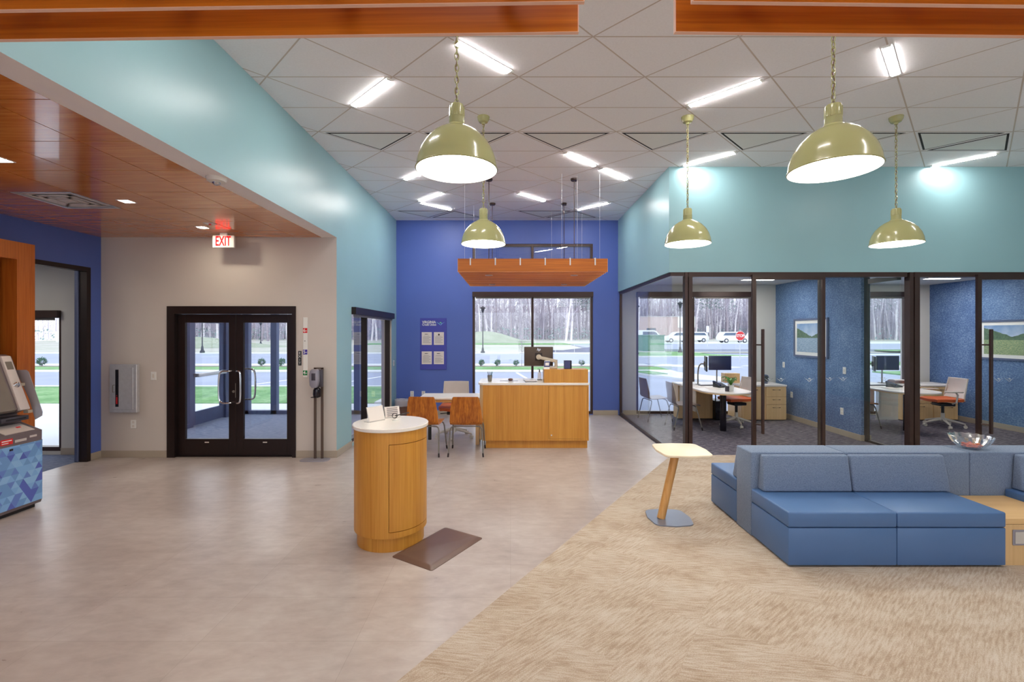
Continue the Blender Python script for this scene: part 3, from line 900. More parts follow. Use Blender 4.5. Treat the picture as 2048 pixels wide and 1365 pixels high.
# glass return between offices, from the partition end to the front
m = MB(); m.box(5.87, 5.92, 7.66, 7.72, 0, 2.85); m.box(5.87, 5.93, YF + .14, 7.64, 2.60, 2.68); m.box(5.87, 5.93, YF + .14, 7.64, 0, .035)
f = struct(m.build('window_12', M['bronze'], smooth=False), 'glass return at the end of the partition wall')
g = MB(); g.box(5.895, 5.905, YF + .14, 7.64, .035, 2.60); g.build('glass_pane', M['glassoffice'], f, smooth=False)

# frosted bird emblems on the glass
def bird(m, cx, cz, w, y, mat=0, mats=None, t=.001):
    """V-shaped wings with a small diamond between; x-z plane, facing -Y"""
    h = w * .42
    L = [(cx - w / 2, cz + h / 2), (cx - w * .08, cz - h * .05), (cx + w * .02, cz - h / 2), (cx - w * .16, cz - h * .12)]
    R = [(cx + w / 2, cz + h * .42), (cx + w * .08, cz - h * .02), (cx + w * .02, cz - h / 2), (cx + w * .22, cz + h * .02)]
    Dm = [(cx - w * .12, cz + h * .22), (cx + w * .03, cz + h * .46), (cx + w * .16, cz + h * .2), (cx + w * .02, cz + h * .08)]
    for k, P in enumerate((L, R, Dm)):
        m.prism(P, y, y - t, 'y', mat=(mats[k] if mats else mat))
for par, xs_, y in ((of1[1], (3.82, 4.0, 4.42), YF - .0385), (of1[0], (4.80, 5.0, 5.62), YF + .0745), (of2[1], (7.22, 7.38), YF - .0385)):
    m = MB()
    for q in xs_: bird(m, q, 1.10, .16, y)
    m.build('frosted_emblem', M['frost'], par, smooth=False)
# ------------------------------------------------------------------ ceiling fittings
def diag_light(x0, y0, x1, y1, label, w=.055):
    dx, dy = x1 - x0, y1 - y0
    L = math.hypot(dx, dy)
    t = thing('linear_ceiling_light', label, 'ceiling light', ((x0 + x1) / 2, (y0 + y1) / 2, ZC), math.atan2(dy, dx), 'diagonal linear lights in the white ceiling')
    m = MB(); h = L / 2
    m.box(-h - .03, h + .03, -w / 2 - .012, -w / 2, -.005, 0); m.box(-h - .03, h + .03, w / 2, w / 2 + .012, -.005, 0)
    m.box(-h - .03, -h, -w / 2, w / 2, -.012, 0); m.box(h, h + .03, -w / 2, w / 2, -.012, 0)
    m.build('housing', M['white'], t, smooth=False)
    m = MB(); m.box(-h, h, -w / 2, w / 2, -.013, -.001); m.build('diffuser', M['lamp'], t, smooth=False)
    return t
def onseg(xa, ya, xb, yb, t0, t1):
    return (xa + (xb - xa) * t0, ya + (yb - ya) * t0, xa + (xb - xa) * t1, ya + (yb - ya) * t1)
N = lambda k: 4.495 + .61 * k
lights = [
    (onseg(-.53, N(-1), .08, N(0), .12, .84), 'bright linear light behind the chain of the big left pendant'),
    (onseg(-1.75, N(1), -1.14, N(0), .08, .92), 'linear light in front of the pale teal bulkhead'),
    (onseg(1.90, N(1), 2.51, N(0), .08, .9), 'long linear light between the two big pendants'),
    (onseg(3.12, N(-1), 3.73, N(0), .22, .92), 'linear light just below the right wooden canopy'),
    (onseg(.69, N(3), 1.30, N(4), .12, .9), 'left one of two linear lights end to end in the middle of the ceiling'),
    (onseg(1.30, N(4), 1.91, N(5), .12, .92), 'right one of two linear lights end to end in the middle of the ceiling'),
    (onseg(-1.75, N(5), -1.14, N(4), .1, .9), 'linear light partly hidden behind the big left pendant shade'),
    (onseg(2.51, N(4), 3.12, N(3), .1, .92), 'linear light close above the corner of the glass offices'),
    (onseg(-1.75, N(7), -1.14, N(6), .1, .92), 'upper linear light of a V pair left of the far pendant'),
    (onseg(-1.75, N(7), -1.14, N(8), .1, .9), 'lower linear light of a V pair left of the far pendant'),
    (onseg(.08, N(6), .69, N(7), .12, .9), 'linear light above the slatted canopy over the desk'),
    (onseg(1.30, N(8), 1.91, N(7), .1, .9), 'linear light nearest the blue end wall'),
    (onseg(6.18, N(4), 6.79, N(3), .1, .85), 'linear light above the right end of the teal header'),
    (onseg(5.57, N(1), 6.18, N(0), .1, .9), 'linear light cut by the right edge of the picture'),
]
for seg_, lab in lights: diag_light(*seg_, lab)
# the same fittings continue over the part of the lobby behind and beside the camera
k = 0
for (xa, ka, xb, kb) in ((-1.75, -2, -1.14, -3), (.69, -3, 1.30, -4), (3.12, -4, 3.73, -5), (-.53, -6, .08, -7), (5.57, -4, 6.18, -5), (1.9, -8, 2.51, -9), (7.4, -2, 8.01, -3), (4.34, -8, 4.95, -9), (-1.75, -10, -1.14, -11), (1.3, -11, 1.9, -12), (6.8, -10, 7.4, -11), (3.9, -12, 4.5, -13)):
    diag_light(*onseg(xa, N(ka), xb, N(kb), .1, .9), 'linear light over the lobby behind the camera')

def vent(xc, k, label, up=False, drop=0):
    """triangular slot diffuser; base at row k (Y=N(k)), apex towards the end wall (or reversed)"""
    yb, ya = (N(k), N(k + 1)) if not up else (N(k + 1), N(k))
    cy = (2 * yb + ya) / 3
    t = thing('triangular_ceiling_vent', label, 'air vent', (xc, cy, ZC), 0, 'triangular slot vents in the white ceiling')
    def tri(ins):
        P = [Vector((-.61, yb - cy)), Vector((.61, yb - cy)), Vector((0, ya - cy))]
        s = 1 - ins / .25
        inc = Vector((0, (yb - cy) + (ya - yb) * .4142))
        return [(inc + (p - inc) * s) for p in P]
    m = MB(); m.prism([tuple(p) for p in tri(.030)], -.003, -.0005); m.build('slot', M['slot'], t, smooth=False)
    m = MB(); m.prism([tuple(p) for p in tri(.052)], -.005, -.003); m.build('face_panel', M['ceilwhite'], t, smooth=False)
vent(-1.75, 2, 'triangular vent nearest the pale teal wall')
vent(-.53, 2, 'triangular vent half hidden behind the big left pendant')
vent(.69, 2, 'triangular vent between the big left pendant and the middle of the ceiling')
vent(1.91, 2, 'triangular vent beside the ceiling rose over the first office')
vent(3.13, 2, 'triangular vent left of the big right pendant')
vent(4.35, 2, 'triangular vent half hidden behind the big right pendant')
vent(5.57, 2, 'near half of the paired triangular vent on the right')
vent(6.18, 2, 'far half of the paired triangular vent on the right', up=True)
vent(-1.75, 8, 'near triangular vent of the left pair close to the blue wall')
vent(-1.14, 8, 'far triangular vent of the left pair close to the blue wall', up=True)
vent(.69, 8, 'near triangular vent of the pair above the desk canopy')
vent(1.30, 8, 'far triangular vent of the pair above the desk canopy', up=True)

# pendants
def chain_mesh(length):
    m = MB(); pitch = .036
    n = int(length / pitch)
    for i in range(n):
        z = (i + .5) * length / n
        a = (i % 2) * PI / 2 + .3
        pts = []
        for q in range(10):
            th = 2 * PI * q / 10
            u = .0125 * math.cos(th); v = (length / n * .68) * math.sin(th)
            pts.append((u * math.cos(a), u * math.sin(a), z + v))
        m.tube(pts, .0032, 5, closed=True)
    return m
def make_pendant(label, loc, rim_z, R=.253):
    t = thing('dome_pendant_lamp', label, 'pendant lamp', (loc[0], loc[1], rim_z), 0, 'olive dome pendants on chains')
    out = [(R, 0), (R + .004, .004), (R, .012), (R * .97, .06), (R * .90, .115), (R * .78, .17), (R * .60, .22), (R * .42, .252), (R * .26, .27), (.06, .278)]
    inn = [(.05, .272), (R * .40, .246), (R * .58, .214), (R * .76, .165), (R * .88, .112), (R * .955, .058), (R * .985, 0), (R, 0)]
    m = MB(); m.lathe(out, seg=48); m.build('shade', M['olive'], t)
    m = MB(); m.lathe(inn, seg=48); m.build('shade_lining', M['white'], t)
    m = MB(); m.lathe([(0, .03), (R * .95, .03), (R * .95, .036), (0, .036)], seg=40); m.build('diffuser', M['pend'], t)  # added glowing disc stands in for the bright inside of the open dome
    m = MB()
    m.lathe([(.050, .27), (.048, .325), (.050, .33), (.046, .335), (.045, .40), (.041, .408), (0, .408)], seg=24)
    for k in range(10):
        a = 2 * PI * k / 10
        m.tube([(.044 * math.cos(a), .044 * math.sin(a), .335), (.044 * math.cos(a), .044 * math.sin(a), .395)], .0055, 5)
    m.build('socket_cap', M['olive'], t)
    L = ZC - rim_z - .408 - .07
    c = chain_mesh(L); c.xform(Matrix.Translation((0, 0, .405))); c.build('chain', M['olive'], t)
    m = MB(); P = [(.006 * math.cos(z * 40), .006 * math.sin(z * 40), .405 + z) for z in [L * i / 60 for i in range(61)]]
    m.tube(P, .0028, 5); m.build('cord', M['brown'], t)
    z0 = ZC - rim_z
    m = MB(); m.lathe([(0, z0 - .085), (.018, z0 - .085), (.022, z0 - .07), (.03, z0 - .066), (.05, z0 - .06), (.066, z0 - .03), (.070, z0 - .004), (.070, z0), (0, z0)], seg=28)
    m.build('ceiling_rose', M['olive'], t)
    return t
RIM = 2.81
p1 = make_pendant('large olive dome pendant in the left half, hanging nearest', (-.336, 2.91, 0), RIM)
for x, y, lab in ((2.02, 2.91, 'large olive dome pendant on the right, its shade seen tilted'),
                  (-.31, 5.33, 'small-looking olive pendant in front of the blue wall and slatted canopy'),
                  (2.03, 5.33, 'olive pendant in front of the corner of the teal office header'),
                  (4.42, 5.33, 'olive pendant in front of the right part of the teal header')):
    dup(p1, (x, y, RIM), 0, lab)

# slatted wooden canopies
def canopy(name, label, x0, x1, y0, y1, z0, z1, nsl, end='far', rz=0.0, bars=(), loc=None, edge=True):
    t = thing(name, label, 'wooden canopy', loc or ((x0 + x1) / 2, (y0 + y1) / 2, z0), rz, 'suspended cherry slat canopies')
    cx, cy = (x0 + x1) / 2, (y0 + y1) / 2
    hx, hy, h = (x1 - x0) / 2, (y1 - y0) / 2, z1 - z0
    pitch = (y1 - y0) / (nsl - 1)
    for i in range(nsl):
        y = -hy + i * pitch
        m = MB(); m.box(-hx, hx, y - .0065, y + .0065, .0015, h)
        s = m.build('slat', M['cherry'], t, smooth=False)
        m = MB(); m.box(-hx, hx, y - .0065, y + .0065, 0, .0015)
        for sx in (-1, 1): m.box(sx * hx - .003 if sx < 0 else hx, -hx if sx < 0 else hx + .003, y - .0065, y + .0065, 0, h)
        m.build('slat_edge', M['cherryedge'], s, smooth=False)
    for b in bars:
        m = MB(); m.box(b - .009, b + .009, -hy - .016, hy + .016, h - .10, h + .012)
        m.build('cross_bar', M['white'], t, smooth=False)
    return t, hx, hy, h
ct, hx, hy, h = canopy('slatted_canopy', 'cherry slat canopy hanging over the front desk', -.80, 1.475, 7.07, 9.20, 2.72, 2.925, 15, bars=[-1.137 + .19 + .379 * k for k in range(6)])
for x in (-.684, .684):
    for y in (-.675, .735):
        m = MB(); m.cyl((x, y, .2), (x, y, ZC - 2.72 - .03), .006, seg=8); m.build('hanging_rod', M['bronze2'], ct)
        m = MB(); m.lathe([(0, ZC - 2.72 - .035), (.05, ZC - 2.72 - .035), (.06, ZC - 2.72 - .02), (.06, ZC - 2.72), (0, ZC - 2.72)], (x, y, 0), 20); m.build('ceiling_plate', M['bronze2'], ct)
        m = MB(); m.lathe([(.05, -.006), (.062, -.006), (.062, .0), (.05, .0)], (x, y, 0), 20)
        dd = m.build('downlight', M['cherryedge'], ct)
        m = MB(); m.lathe([(0, .0), (.05, .0), (.05, .06), (0, .06)], (x, y, 0), 20); m.build('downlight_can', M['bronze2'], dd)
for x in (-1.05, .46, .70, 1.05):
    for y in (-.9, .9):
        m = MB(); m.cyl((x, y, .2), (x, y, ZC - 2.72), .0016, seg=6); m.build('steel_cable', M['steel'], ct)
def near_canopy(label, xc, xend, side, tilt):
    # anchored at its corner nearest the middle of the room; extends away sideways and towards the rear
    Lx, Ly = 2.6, 2.3
    x0, x1 = (xend - Lx, xend) if side < 0 else (xend, xend + Lx)
    y1 = 1.44; y0 = y1 - .132 * 15
    t, hx, hy, h = canopy('slatted_canopy', label, x0, x1, y0, y1, 2.72, 2.925, 16, bars=[])
    # cross bars lie on top of the slats
    for b in [(-hx + .12 + .45 * k) for k in range(6)]:
        m = MB(); m.box(b - .02, b + .02, -hy, hy, h, h + .045)
        m.build('cross_bar', M['white'], t, smooth=False)
    for x in (-.8, .8):
        for y in (-.7, .7):
            m = MB(); m.cyl((x, y, .2), (x, y, ZC - 2.72), .004, seg=6); m.build('hanging_rod', M['steel'], t)
    c, s = math.cos(tilt), math.sin(tilt)
    # rotate about the near-middle far corner
    ax = xend - (x0 + x1) / 2; ay = hy
    t.rotation_euler = (0, 0, tilt)
    t.location = (xend - (ax * c - ay * s), y1 - (ax * s + ay * c), 2.72)
    return t
near_canopy('cherry slat canopy overhead on the left, its long edge across the top', 0, .2075, -1, -.021)
near_canopy('cherry slat canopy overhead on the right, cut by the top edge', 0, .51, 1, .017)

# fittings of the cherry ceiling
def sq_light(x, y, label, s=.05):
    t = thing('square_downlight', label, 'downlight', (x, y, ZW), 0, 'small square downlights in the cherry ceiling')
    m = MB(); m.box(-s - .012, s + .012, -s - .012, -s, -.004, 0); m.box(-s - .012, s + .012, s, s + .012, -.004, 0); m.box(-s - .012, -s, -s, s, -.004, 0); m.box(s, s + .012, -s, s, -.004, 0)
    m.build('trim_ring', M['white'], t, smooth=False)
    m = MB(); m.box(-s, s, -s, s, -.003, -.0005); m.build('lens', M['woodl'], t, smooth=False)
sq_light(-4.02, 4.87, 'square downlight beside the air diffuser')
sq_light(-4.02, 6.07, 'square downlight nearest the exit sign')
sq_light(-4.06, 3.70, 'square downlight at the left edge of the picture')
for x, y in ((-4.0, 2.4), (-4.0, 1.2), (-4.0, 0.0), (-4.0, -1.2), (-4.0, -2.4), (-4.0, -3.6)):
    sq_light(x, y, 'square downlight over the lobby side behind the camera')
t = thing('ceiling_air_diffuser', 'bright metal air diffuser set into the cherry ceiling', 'air vent', (-4.605, 4.848, ZW), 0)
m = MB()
m.box(-.295, .295, -.295, -.27, -.004, .02); m.box(-.295, .295, .27, .295, -.004, .02); m.box(-.295, -.27, -.27, .27, -.004, .02); m.box(.27, .295, -.27, .27, -.004, .02)
m.build('frame', M['steel'], t, smooth=False)
m = MB()
for k, s in enumerate((.25, .19, .13)):
    z = .018 - .006 * k
    for (a, b, c, d) in ((-s, s, -s, -s + .035), (-s, s, s - .035, s), (-s, -s + .035, -s, s), (s - .035, s, -s, s)):
        m.box(a, b, c, d, z - .012, z - .009)
m.box(-.06, .06, -.06, .06, -.004, 0)
m.build('louvre', M['atmlight'], t, smooth=False)
m = MB(); m.box(-.27, .27, -.27, .27, .015, .02); m.build('back_plate', M['chairgrey'], t, smooth=False)
def sprinkler(x, y, label):
    t = thing('ceiling_sprinkler', label, 'sprinkler', (x, y, ZW), 0)
    m = MB(); m.box(-.06, .06, -.045, .045, -.006, 0); m.build('cover_plate', M['white'], t, smooth=False)
    m = MB(); m.lathe([(0, -.02), (.014, -.02), (.014, -.006), (0, -.006)], seg=12); m.build('bulb', M['red'], t)
sprinkler(-3.92, 3.47, 'white plate with red bulb at the left edge of the cherry ceiling')
sprinkler(-3.78, 5.85, 'small white plate near the exit sign on the cherry ceiling')

t = thing('dome_security_camera', 'white round security camera under the bulkhead', 'security camera', (-2.612, 4.13, ZW), 0)
m = MB(); m.lathe([(0, -.045), (.045, -.045), (.075, -.035), (.082, -.01), (.082, 0), (0, 0)], seg=32); m.build('body', M['offwhite'], t)
m = MB(); m.lathe([(0, -.07), (.018, -.066), (.032, -.052), (.034, -.045)], seg=24); m.build('lens_dome', M['chrome'], t)

t = thing('exit_sign', 'lit red EXIT sign hanging above the entrance doors', 'exit sign', (-3.944, 6.40, 0), 0)
m = MB(); m.box(-.15, .15, -.02, .02, 2.965, 3.135, bevel=.012); m.build('body', M['white'], t)
m = MB(); m.box(-.05, .05, -.015, .015, 3.135, ZW, bevel=.004); m.build('mount', M['white'], t)
text('lettering', 'EXIT', .185, M['exitred'], t, (0, -.0215, 3.05), bold=.003, sx=.56)

# ------------------------------------------------------------------ wall fittings
t = thing('fire_extinguisher_cabinet', 'shiny steel extinguisher cabinet on the entrance wall', 'cabinet', (-5.535, YE, 1.0), 0)
m = MB(); m.box(-.195, .195, -.06, 0, -.345, .345, bevel=.006, seg=1)
m.build('body', M['steel'], t, smooth=False)
m = MB(); m.box(-.15, .15, -.068, -.06, -.30, .30, bevel=.003, seg=1); d = m.build('cabinet_door', M['steel'], t, smooth=False)
m = MB(); m.box(-.10, -.055, -.0705, -.068, -.26, .27); m.build('sight_glass', M['blackgloss'], d, smooth=False)
m = MB(); m.tube([(-.115, -.068, .05), (-.115, -.095, .05), (-.115, -.095, -.05), (-.115, -.068, -.05)], .005, 8); m.build('door_handle', M['greymetal'], d)
m = MB(); m.sphere((-.078, -.0705, -.10), .006, 6, 4); m.box(-.088, -.068, -.0715, -.0705, -.22, -.12); m.build('extinguisher_label', M['red'], d, smooth=False)

def plate(x, y, z, facing, label, kind='switch', s=(.038, .06)):
    """wall plate; facing: '-y', '+x', '-x'"""
    rz = {'-y': 0, '+x': PI / 2, '-x': -PI / 2}[facing]
    t = thing('wall_switch' if kind == 'switch' else 'wall_outlet', label, 'light switch' if kind == 'switch' else 'power outlet', (x, y, z), rz)
    m = MB(); m.box(-s[0], s[0], -.007, 0, -s[1], s[1], bevel=.002, seg=1); m.build('cover_plate', M['white'], t, smooth=False)
    m = MB()
    if kind == 'switch': m.box(-.014, .014, -.012, -.007, -.028, .028, bevel=.002, seg=1)
    else:
        for q in (-.028, .028): m.box(-.016, .016, -.009, -.007, q - .017, q + .017, bevel=.002, seg=1)
    m.build('rocker' if kind == 'switch' else 'socket', M['offwhite'], t, smooth=False)
    return t
plate(-5.14, YE, 1.175, '-y', 'white sensor switch between the steel cabinet and the doors')
plate(-5.43, YE, .48, '-y', 'white power outlet below the steel cabinet', 'outlet')
plate(-6.38, 6.85, 1.20, '-y', 'white switch on the pale wall of the side room')
plate(XL, 9.98, 1.15, '+x', 'small switch on the teal wall near the blue wall')
plate(-2.16, YB, .46, '-y', 'left one of two white outlets on the blue wall behind the wooden chairs', 'outlet')
plate(-1.91, YB, .46, '-y', 'right one of two white outlets on the blue wall behind the wooden chairs', 'outlet')
plate(5.82, 9.9, 1.12, '-x', 'white switch on the blue partition wall left of the lake picture')
plate(5.82, 9.62, .52, '-x', 'white outlet beside the first office credenza', 'outlet')
plate(5.82, 8.10, 1.14, '-x', 'white switch on the blue partition wall right of the lake picture')
plate(5.82, 8.16, .42, '-x', 'white outlet low on the blue partition wall', 'outlet')

t = thing('height_marker_strip', 'white vertical height strip with coloured numbers beside the doors', 'height chart', (-2.953, YE, 0), 0)
m = MB(); m.box(-.03, .03, -.012, 0, 1.155, 2.02, bevel=.003, seg=1); m.build('strip', M['white'], t, smooth=False)
for z, mm, s in ((1.83, 'red', '6-'), (1.52, 'purple', '5-'), (1.22, 'green', '4-')):
    m = MB(); m.box(-.031, .031, -.0135, -.012, z - .035, z + .035)
    b_ = m.build('number_block', M[mm], t, smooth=False)
    text('number', s, .07, M['white'], b_, (0, -.014, z), bold=.001)
m = MB(); m.box(-.012, .004, -.0135, -.012, 1.675, 1.683); m.build('half_mark', M['black'], t, smooth=False)
t = thing('tactile_exit_sign', 'small dark vertical EXIT plate right of the doors', 'sign', (-3.034, YE, 1.43), 0)
m = MB(); m.box(-.024, .024, -.005, 0, -.105, .105, bevel=.002, seg=1); m.build('plate', M['black'], t, smooth=False)
for k, ch in enumerate('EXIT'):
    text('letter', ch, .05, M['white'], t, (0, -.0055, .072 - .048 * k))

# notice board
t = thing('notice_board', 'blue credit union notice board with four papers on the blue wall', 'notice board', (-1.69, YB, 1.557), 0)
m = MB(); m.box(-.288, .288, -.022, 0, -.563, .563, bevel=.004, seg=1); m.build('board', M['boardblue'], t, smooth=False)
text('lettering', 'VIRGINIA', .078, M['white'], t, (-.095, -.0225, .475), bold=.002, sx=.92)
text('lettering', 'Credit Union', .068, M['white'], t, (-.09, -.0225, .420), bold=.0015, sx=.84)
m = MB(); bird(m, .155, .445, .20, -.0225, mats=(0, 1, 2)); m.build('logo', [M['logocyan'], M['logocyan'], M['logogreen']], t, smooth=False)
for i, (x, z) in enumerate(((-.143, .118), (.122, .118), (-.143, -.305), (.122, -.305))):
    p = tag(MB().box(x - .11, x + .11, -.026, -.022, z - .14, z + .14).build('posted_notice', M['paper'], None, smooth=False),
            ['upper left', 'upper right, with a round seal,', 'lower left', 'lower right'][i] + ' white notice on the blue notice board', 'paper', 'notices on the blue notice board')
    p.location = (-1.69, YB, 1.557)
    m = MB()
    if i == 1:
        m.lathe([(0, 0), (.02, 0), (.02, .001), (0, .001)], seg=16); m.xform(Matrix.Translation((x, -.026, z + .085)) @ Matrix.Rotation(PI / 2, 4, 'X'))
    else:
        m.box(x - .045, x + .02, -.0265, -.026, z + .088, z + .10); bird(m, x + .035, z + .094, .03, -.026)
    m.build('letterhead', M['black'], p, smooth=False)
    m = MB()
    for k in range(9):
        zz = z + .055 - .019 * k
        if i == 3 and k == 2: continue
        m.box(x - .085 + (.02 if k == 0 else 0), x + (.085 if k % 3 else .05), -.0264, -.026, zz - .003, zz + .003)
    m.build('text_lines', M['inkgrey'], p, smooth=False)

# framed landscapes in the offices
def picture(x, y0, y1, z0, z1, label, kind):
    L, H = y1 - y0, z1 - z0
    t = thing('framed_landscape', label, 'framed picture', (x, y0, z0), 0)
    m = MB(); fw = .035
    m.box(-.03, 0, 0, L, 0, fw); m.box(-.03, 0, 0, L, H - fw, H); m.box(-.03, 0, 0, fw, fw, H - fw); m.box(-.03, 0, L - fw, L, fw, H - fw)
    m.build('frame', M['extmetal'], t, smooth=False)
    m = MB(); m.box(-.014, -.002, fw, L - fw, fw, H - fw); m.build('mat_board', M['white'], t, smooth=False)
    m = MB(); m.box(-.017, -.0145, .10, L - .10, .10, H - .10); m.build('print', m_picture('landscape_print_' + kind, kind, L, H), t, smooth=False)
picture(5.82, 8.50, 9.52, 1.32, 2.08, 'framed lake landscape on the blue partition wall', 'lake')
picture(9.2, 8.0, 9.12, 1.29, 2.04, 'framed flower field landscape in the second office', 'meadow')
for x, y, z, lab in ((3.5, 8.2, 2.85, 'ceiling light panel over the desk of the first office'), (4.9, 9.2, 2.85, 'ceiling light panel over the credenza of the first office'),
                  (7.0, 8.2, 2.85, 'ceiling light panel over the desk of the second office'), (8.35, 9.0, 2.85, 'ceiling light panel over the chair of the second office'),
                  (-7.6, 5.4, 2.85, 'fill light panel added in the side room nearest its window'), (-8.6, 2.6, 2.85, 'fill light panel added at the rear of the side room'),  # side room and vestibule panels are added to brighten those spaces
                  (-4.3, 8.0, 2.75, 'fill light panel added in the vestibule nearest the inner doors'), (-4.3, 9.5, 2.75, 'fill light panel added in the vestibule nearest the outer glass')):
    t = thing('office_ceiling_light', lab, 'ceiling light', (x, y, z), 0, 'recessed rectangular light panels')
    m = MB(); m.box(-.32, .32, -.09, -.075, -.006, 0); m.box(-.32, .32, .075, .09, -.006, 0); m.box(-.32, -.30, -.075, .075, -.006, 0); m.box(.30, .32, -.075, .075, -.006, 0); m.build('trim', M['white'], t, smooth=False)
    m = MB(); m.box(-.30, .30, -.075, .075, -.005, -.0005); m.build('lens', M['offl'], t, smooth=False)
# ------------------------------------------------------------------ furniture
def shell_mesh(th=.011):
    prof = [(.235, .435), (.225, .452), (.19, .462), (.10, .458), (0, .448), (-.10, .440), (-.165, .442), (-.205, .462), (-.228, .50), (-.245, .58), (-.262, .68), (-.280, .78), (-.292, .862), (-.294, .872)]
    # width along the profile: full seat, narrower towards the back top
    wd = [.205, .22, .23, .235, .235, .232, .232, .234, .236, .232, .222, .208, .188, .176]
    P = []
    for (y, z), w in zip(prof, wd):
        row = []
        for j in range(11):
            u = -1 + 2 * j / 10
            curve = .018 * u * u
            back = z > .50
            yy = y + (curve if back else 0)
            zz = z + (0 if back else curve * .5)
            row.append((w * u, yy, zz))
        P.append(row)
    m = MB(); m.grid(P, thick=th)
    return m
def make_shell_chair(label, shellmat, loc, rz, group, cat='chair'):
    t = thing('shell_chair', label, cat, loc, rz, group)
    shell_mesh().build('seat_shell', shellmat, t)
    m = MB()
    m.tube([(-.17, -.16, .425), (.17, -.16, .425)], .009, 8); m.tube([(-.17, .14, .44), (.17, .14, .44)], .009, 8)
    m.build('seat_frame', M['greymetal'], t)
    for sx in (-1, 1):
        for sy, y0, y1, zt in ((-1, -.16, -.255, .425), (1, .14, .25, .44)):
            m = MB()
            m.tube([(sx * .15, y0, zt), (sx * .195, y0 + sy * .004, zt - .002), (sx * .222, y0 + sy * .012, zt - .018), (sx * .234, y0 + sy * .022, zt - .06), (sx * .25, y1, .05)], .0105, 10)
            lg = m.build('leg', M['greymetal'], t)
            m = MB(); m.tube([(sx * .2495, y1 - sy * .001, .055), (sx * .254, y1 + sy * .008, 0)], .0125, 10)
            m.build('foot_sleeve', M['bronze'], lg)
    return t
cB = make_shell_chair('brown plywood shell chair nearer the wooden desk', M['walnut'], (-.648, 6.975, 0), 0, 'wooden shell chairs at the white table')
cA = dup(cB, (-1.262, 6.985, 0), math.radians(-5), 'brown plywood shell chair behind the round kiosk, left of its twin')
# office guest chairs
g1 = make_shell_chair('grey-brown shell chair nearest the glass corner of the first office', M['greyshell'], (3.27, 8.80, 0), -PI / 2, 'grey shell guest chairs in the offices')
dup(g1, (2.99, 9.62, 0), -PI / 2 + .12, 'grey-brown shell chair closer to the window of the first office')
g3 = make_shell_chair('brown-backed shell chair behind the glass return in the second office', M['walnut'], (6.68, 8.95, 0), -PI / 2, 'grey shell guest chairs in the offices')

def make_task_chair(label, loc, rz, arms=True):
    t = thing('task_chair', label, 'office chair', loc, rz, 'orange-seated office chairs')
    m = MB()
    P = []
    for i in range(9):
        y = .25 - .48 * i / 8
        z = .50 - .012 * math.sin(PI * i / 8) - (.022 if i == 0 else (.006 if i == 1 else 0))
        w = .245 - (.03 if i in (0, 8) else 0)
        P.append([(w * (-1 + 2 * j / 8), y, z + .02 * (abs(-1 + 2 * j / 8) ** 2) - (.012 if j in (0, 8) else 0)) for j in range(9)])
    m.grid(P, thick=.05); m.build('seat', M['orange'], t)
    m = MB()
    P = []
    for i in range(9):
        z = .56 + .36 * i / 8
        w = .22 - .02 * i / 8
        P.append([(w * (-1 + 2 * j / 8), -.225 - .07 * i / 8 - .03 * math.sin(PI * i / 8) + .03 * (-1 + 2 * j / 8) ** 2, z) for j in range(9)])
    m.grid(P, thick=.008); m.build('backrest', M['meshgrey'], t)
    m = MB()
    for s in (-1, 1):
        m.tube([(s * .21, -.17, .49), (s * .225, -.205, .53), (s * .225, -.205, .60), (s * .208, -.275, .935)], .013, 8)
    m.tube([(-.225, -.205, .57), (-.1, -.245, .57), (.1, -.245, .57), (.225, -.205, .57)], .012, 8)
    m.tube([(-.208, -.27, .925), (-.1, -.298, .925), (.1, -.298, .925), (.208, -.27, .925)], .011, 8)
    m.build('back_frame', M['chairgrey'], t)
    m = MB(); m.box(-.12, .12, -.14, .12, .40, .455, bevel=.015); m.cyl((.1, .02, .42), (.24, .04, .41), .007, seg=8); m.cyl((0, 0, .24), (0, 0, .41), .024, seg=12)
    m.build('mechanism', M['black'], t)
    if arms:
        for s in (-1, 1):
            m = MB()
            m.tube([(s * .20, -.02, .46), (s * .285, -.02, .50), (s * .29, -.04, .64), (s * .285, -.01, .68)], .015, 8)
            a = m.build('armrest_post', M['chairgrey'], t)
            m = MB(); m.box(s * .285 - .04, s * .285 + .04, -.12, .16, .68, .705, bevel=.01); m.build('arm_pad', M['chairgrey'], a)
    m = MB(); m.lathe([(0, .10), (.04, .10), (.045, .14), (.032, .17), (.03, .26), (0, .26)], seg=16)
    for k in range(5):
        a = PI / 2 + 2 * PI * k / 5
        c, s = math.cos(a), math.sin(a)
        m.tube([(.02 * c, .02 * s, .145), (.16 * c, .16 * s, .115), (.31 * c, .31 * s, .078)], [.028, .022, .014], 8)
        m.cyl((.31 * c, .31 * s, .05), (.31 * c, .31 * s, .085), .010, seg=8)
    m.build('star_base', M['chairgrey'], t)
    for k in range(5):
        a = PI / 2 + 2 * PI * k / 5
        c, s = math.cos(a) * .315, math.sin(a) * .315
        m = MB()
        dx, dy = -math.sin(a), math.cos(a)
        for q in (-1, 1):
            m.cyl((c + dx * q * .008, s + dy * q * .008, .029), (c + dx * q * .024, s + dy * q * .024, .029), .029, seg=14)
        m.tube([(c - dx * .01, s - dy * .01, .03), (c + dx * .01, s + dy * .01, .03)], .024, 10)
        m.build('caster', M['chairgrey'], t)
    return t
tc1 = make_task_chair('office chair with pale mesh back behind the white table', (-.965, 8.02, 0), PI, arms=False)
tc2 = make_task_chair('orange-seated office chair in the first office', (4.38, 9.02, 0), PI / 2 + .15, arms=False)
tc3 = make_task_chair('orange-seated office chair with armrests in the second office', (8.30, 8.93, 0), PI / 2 - .1)

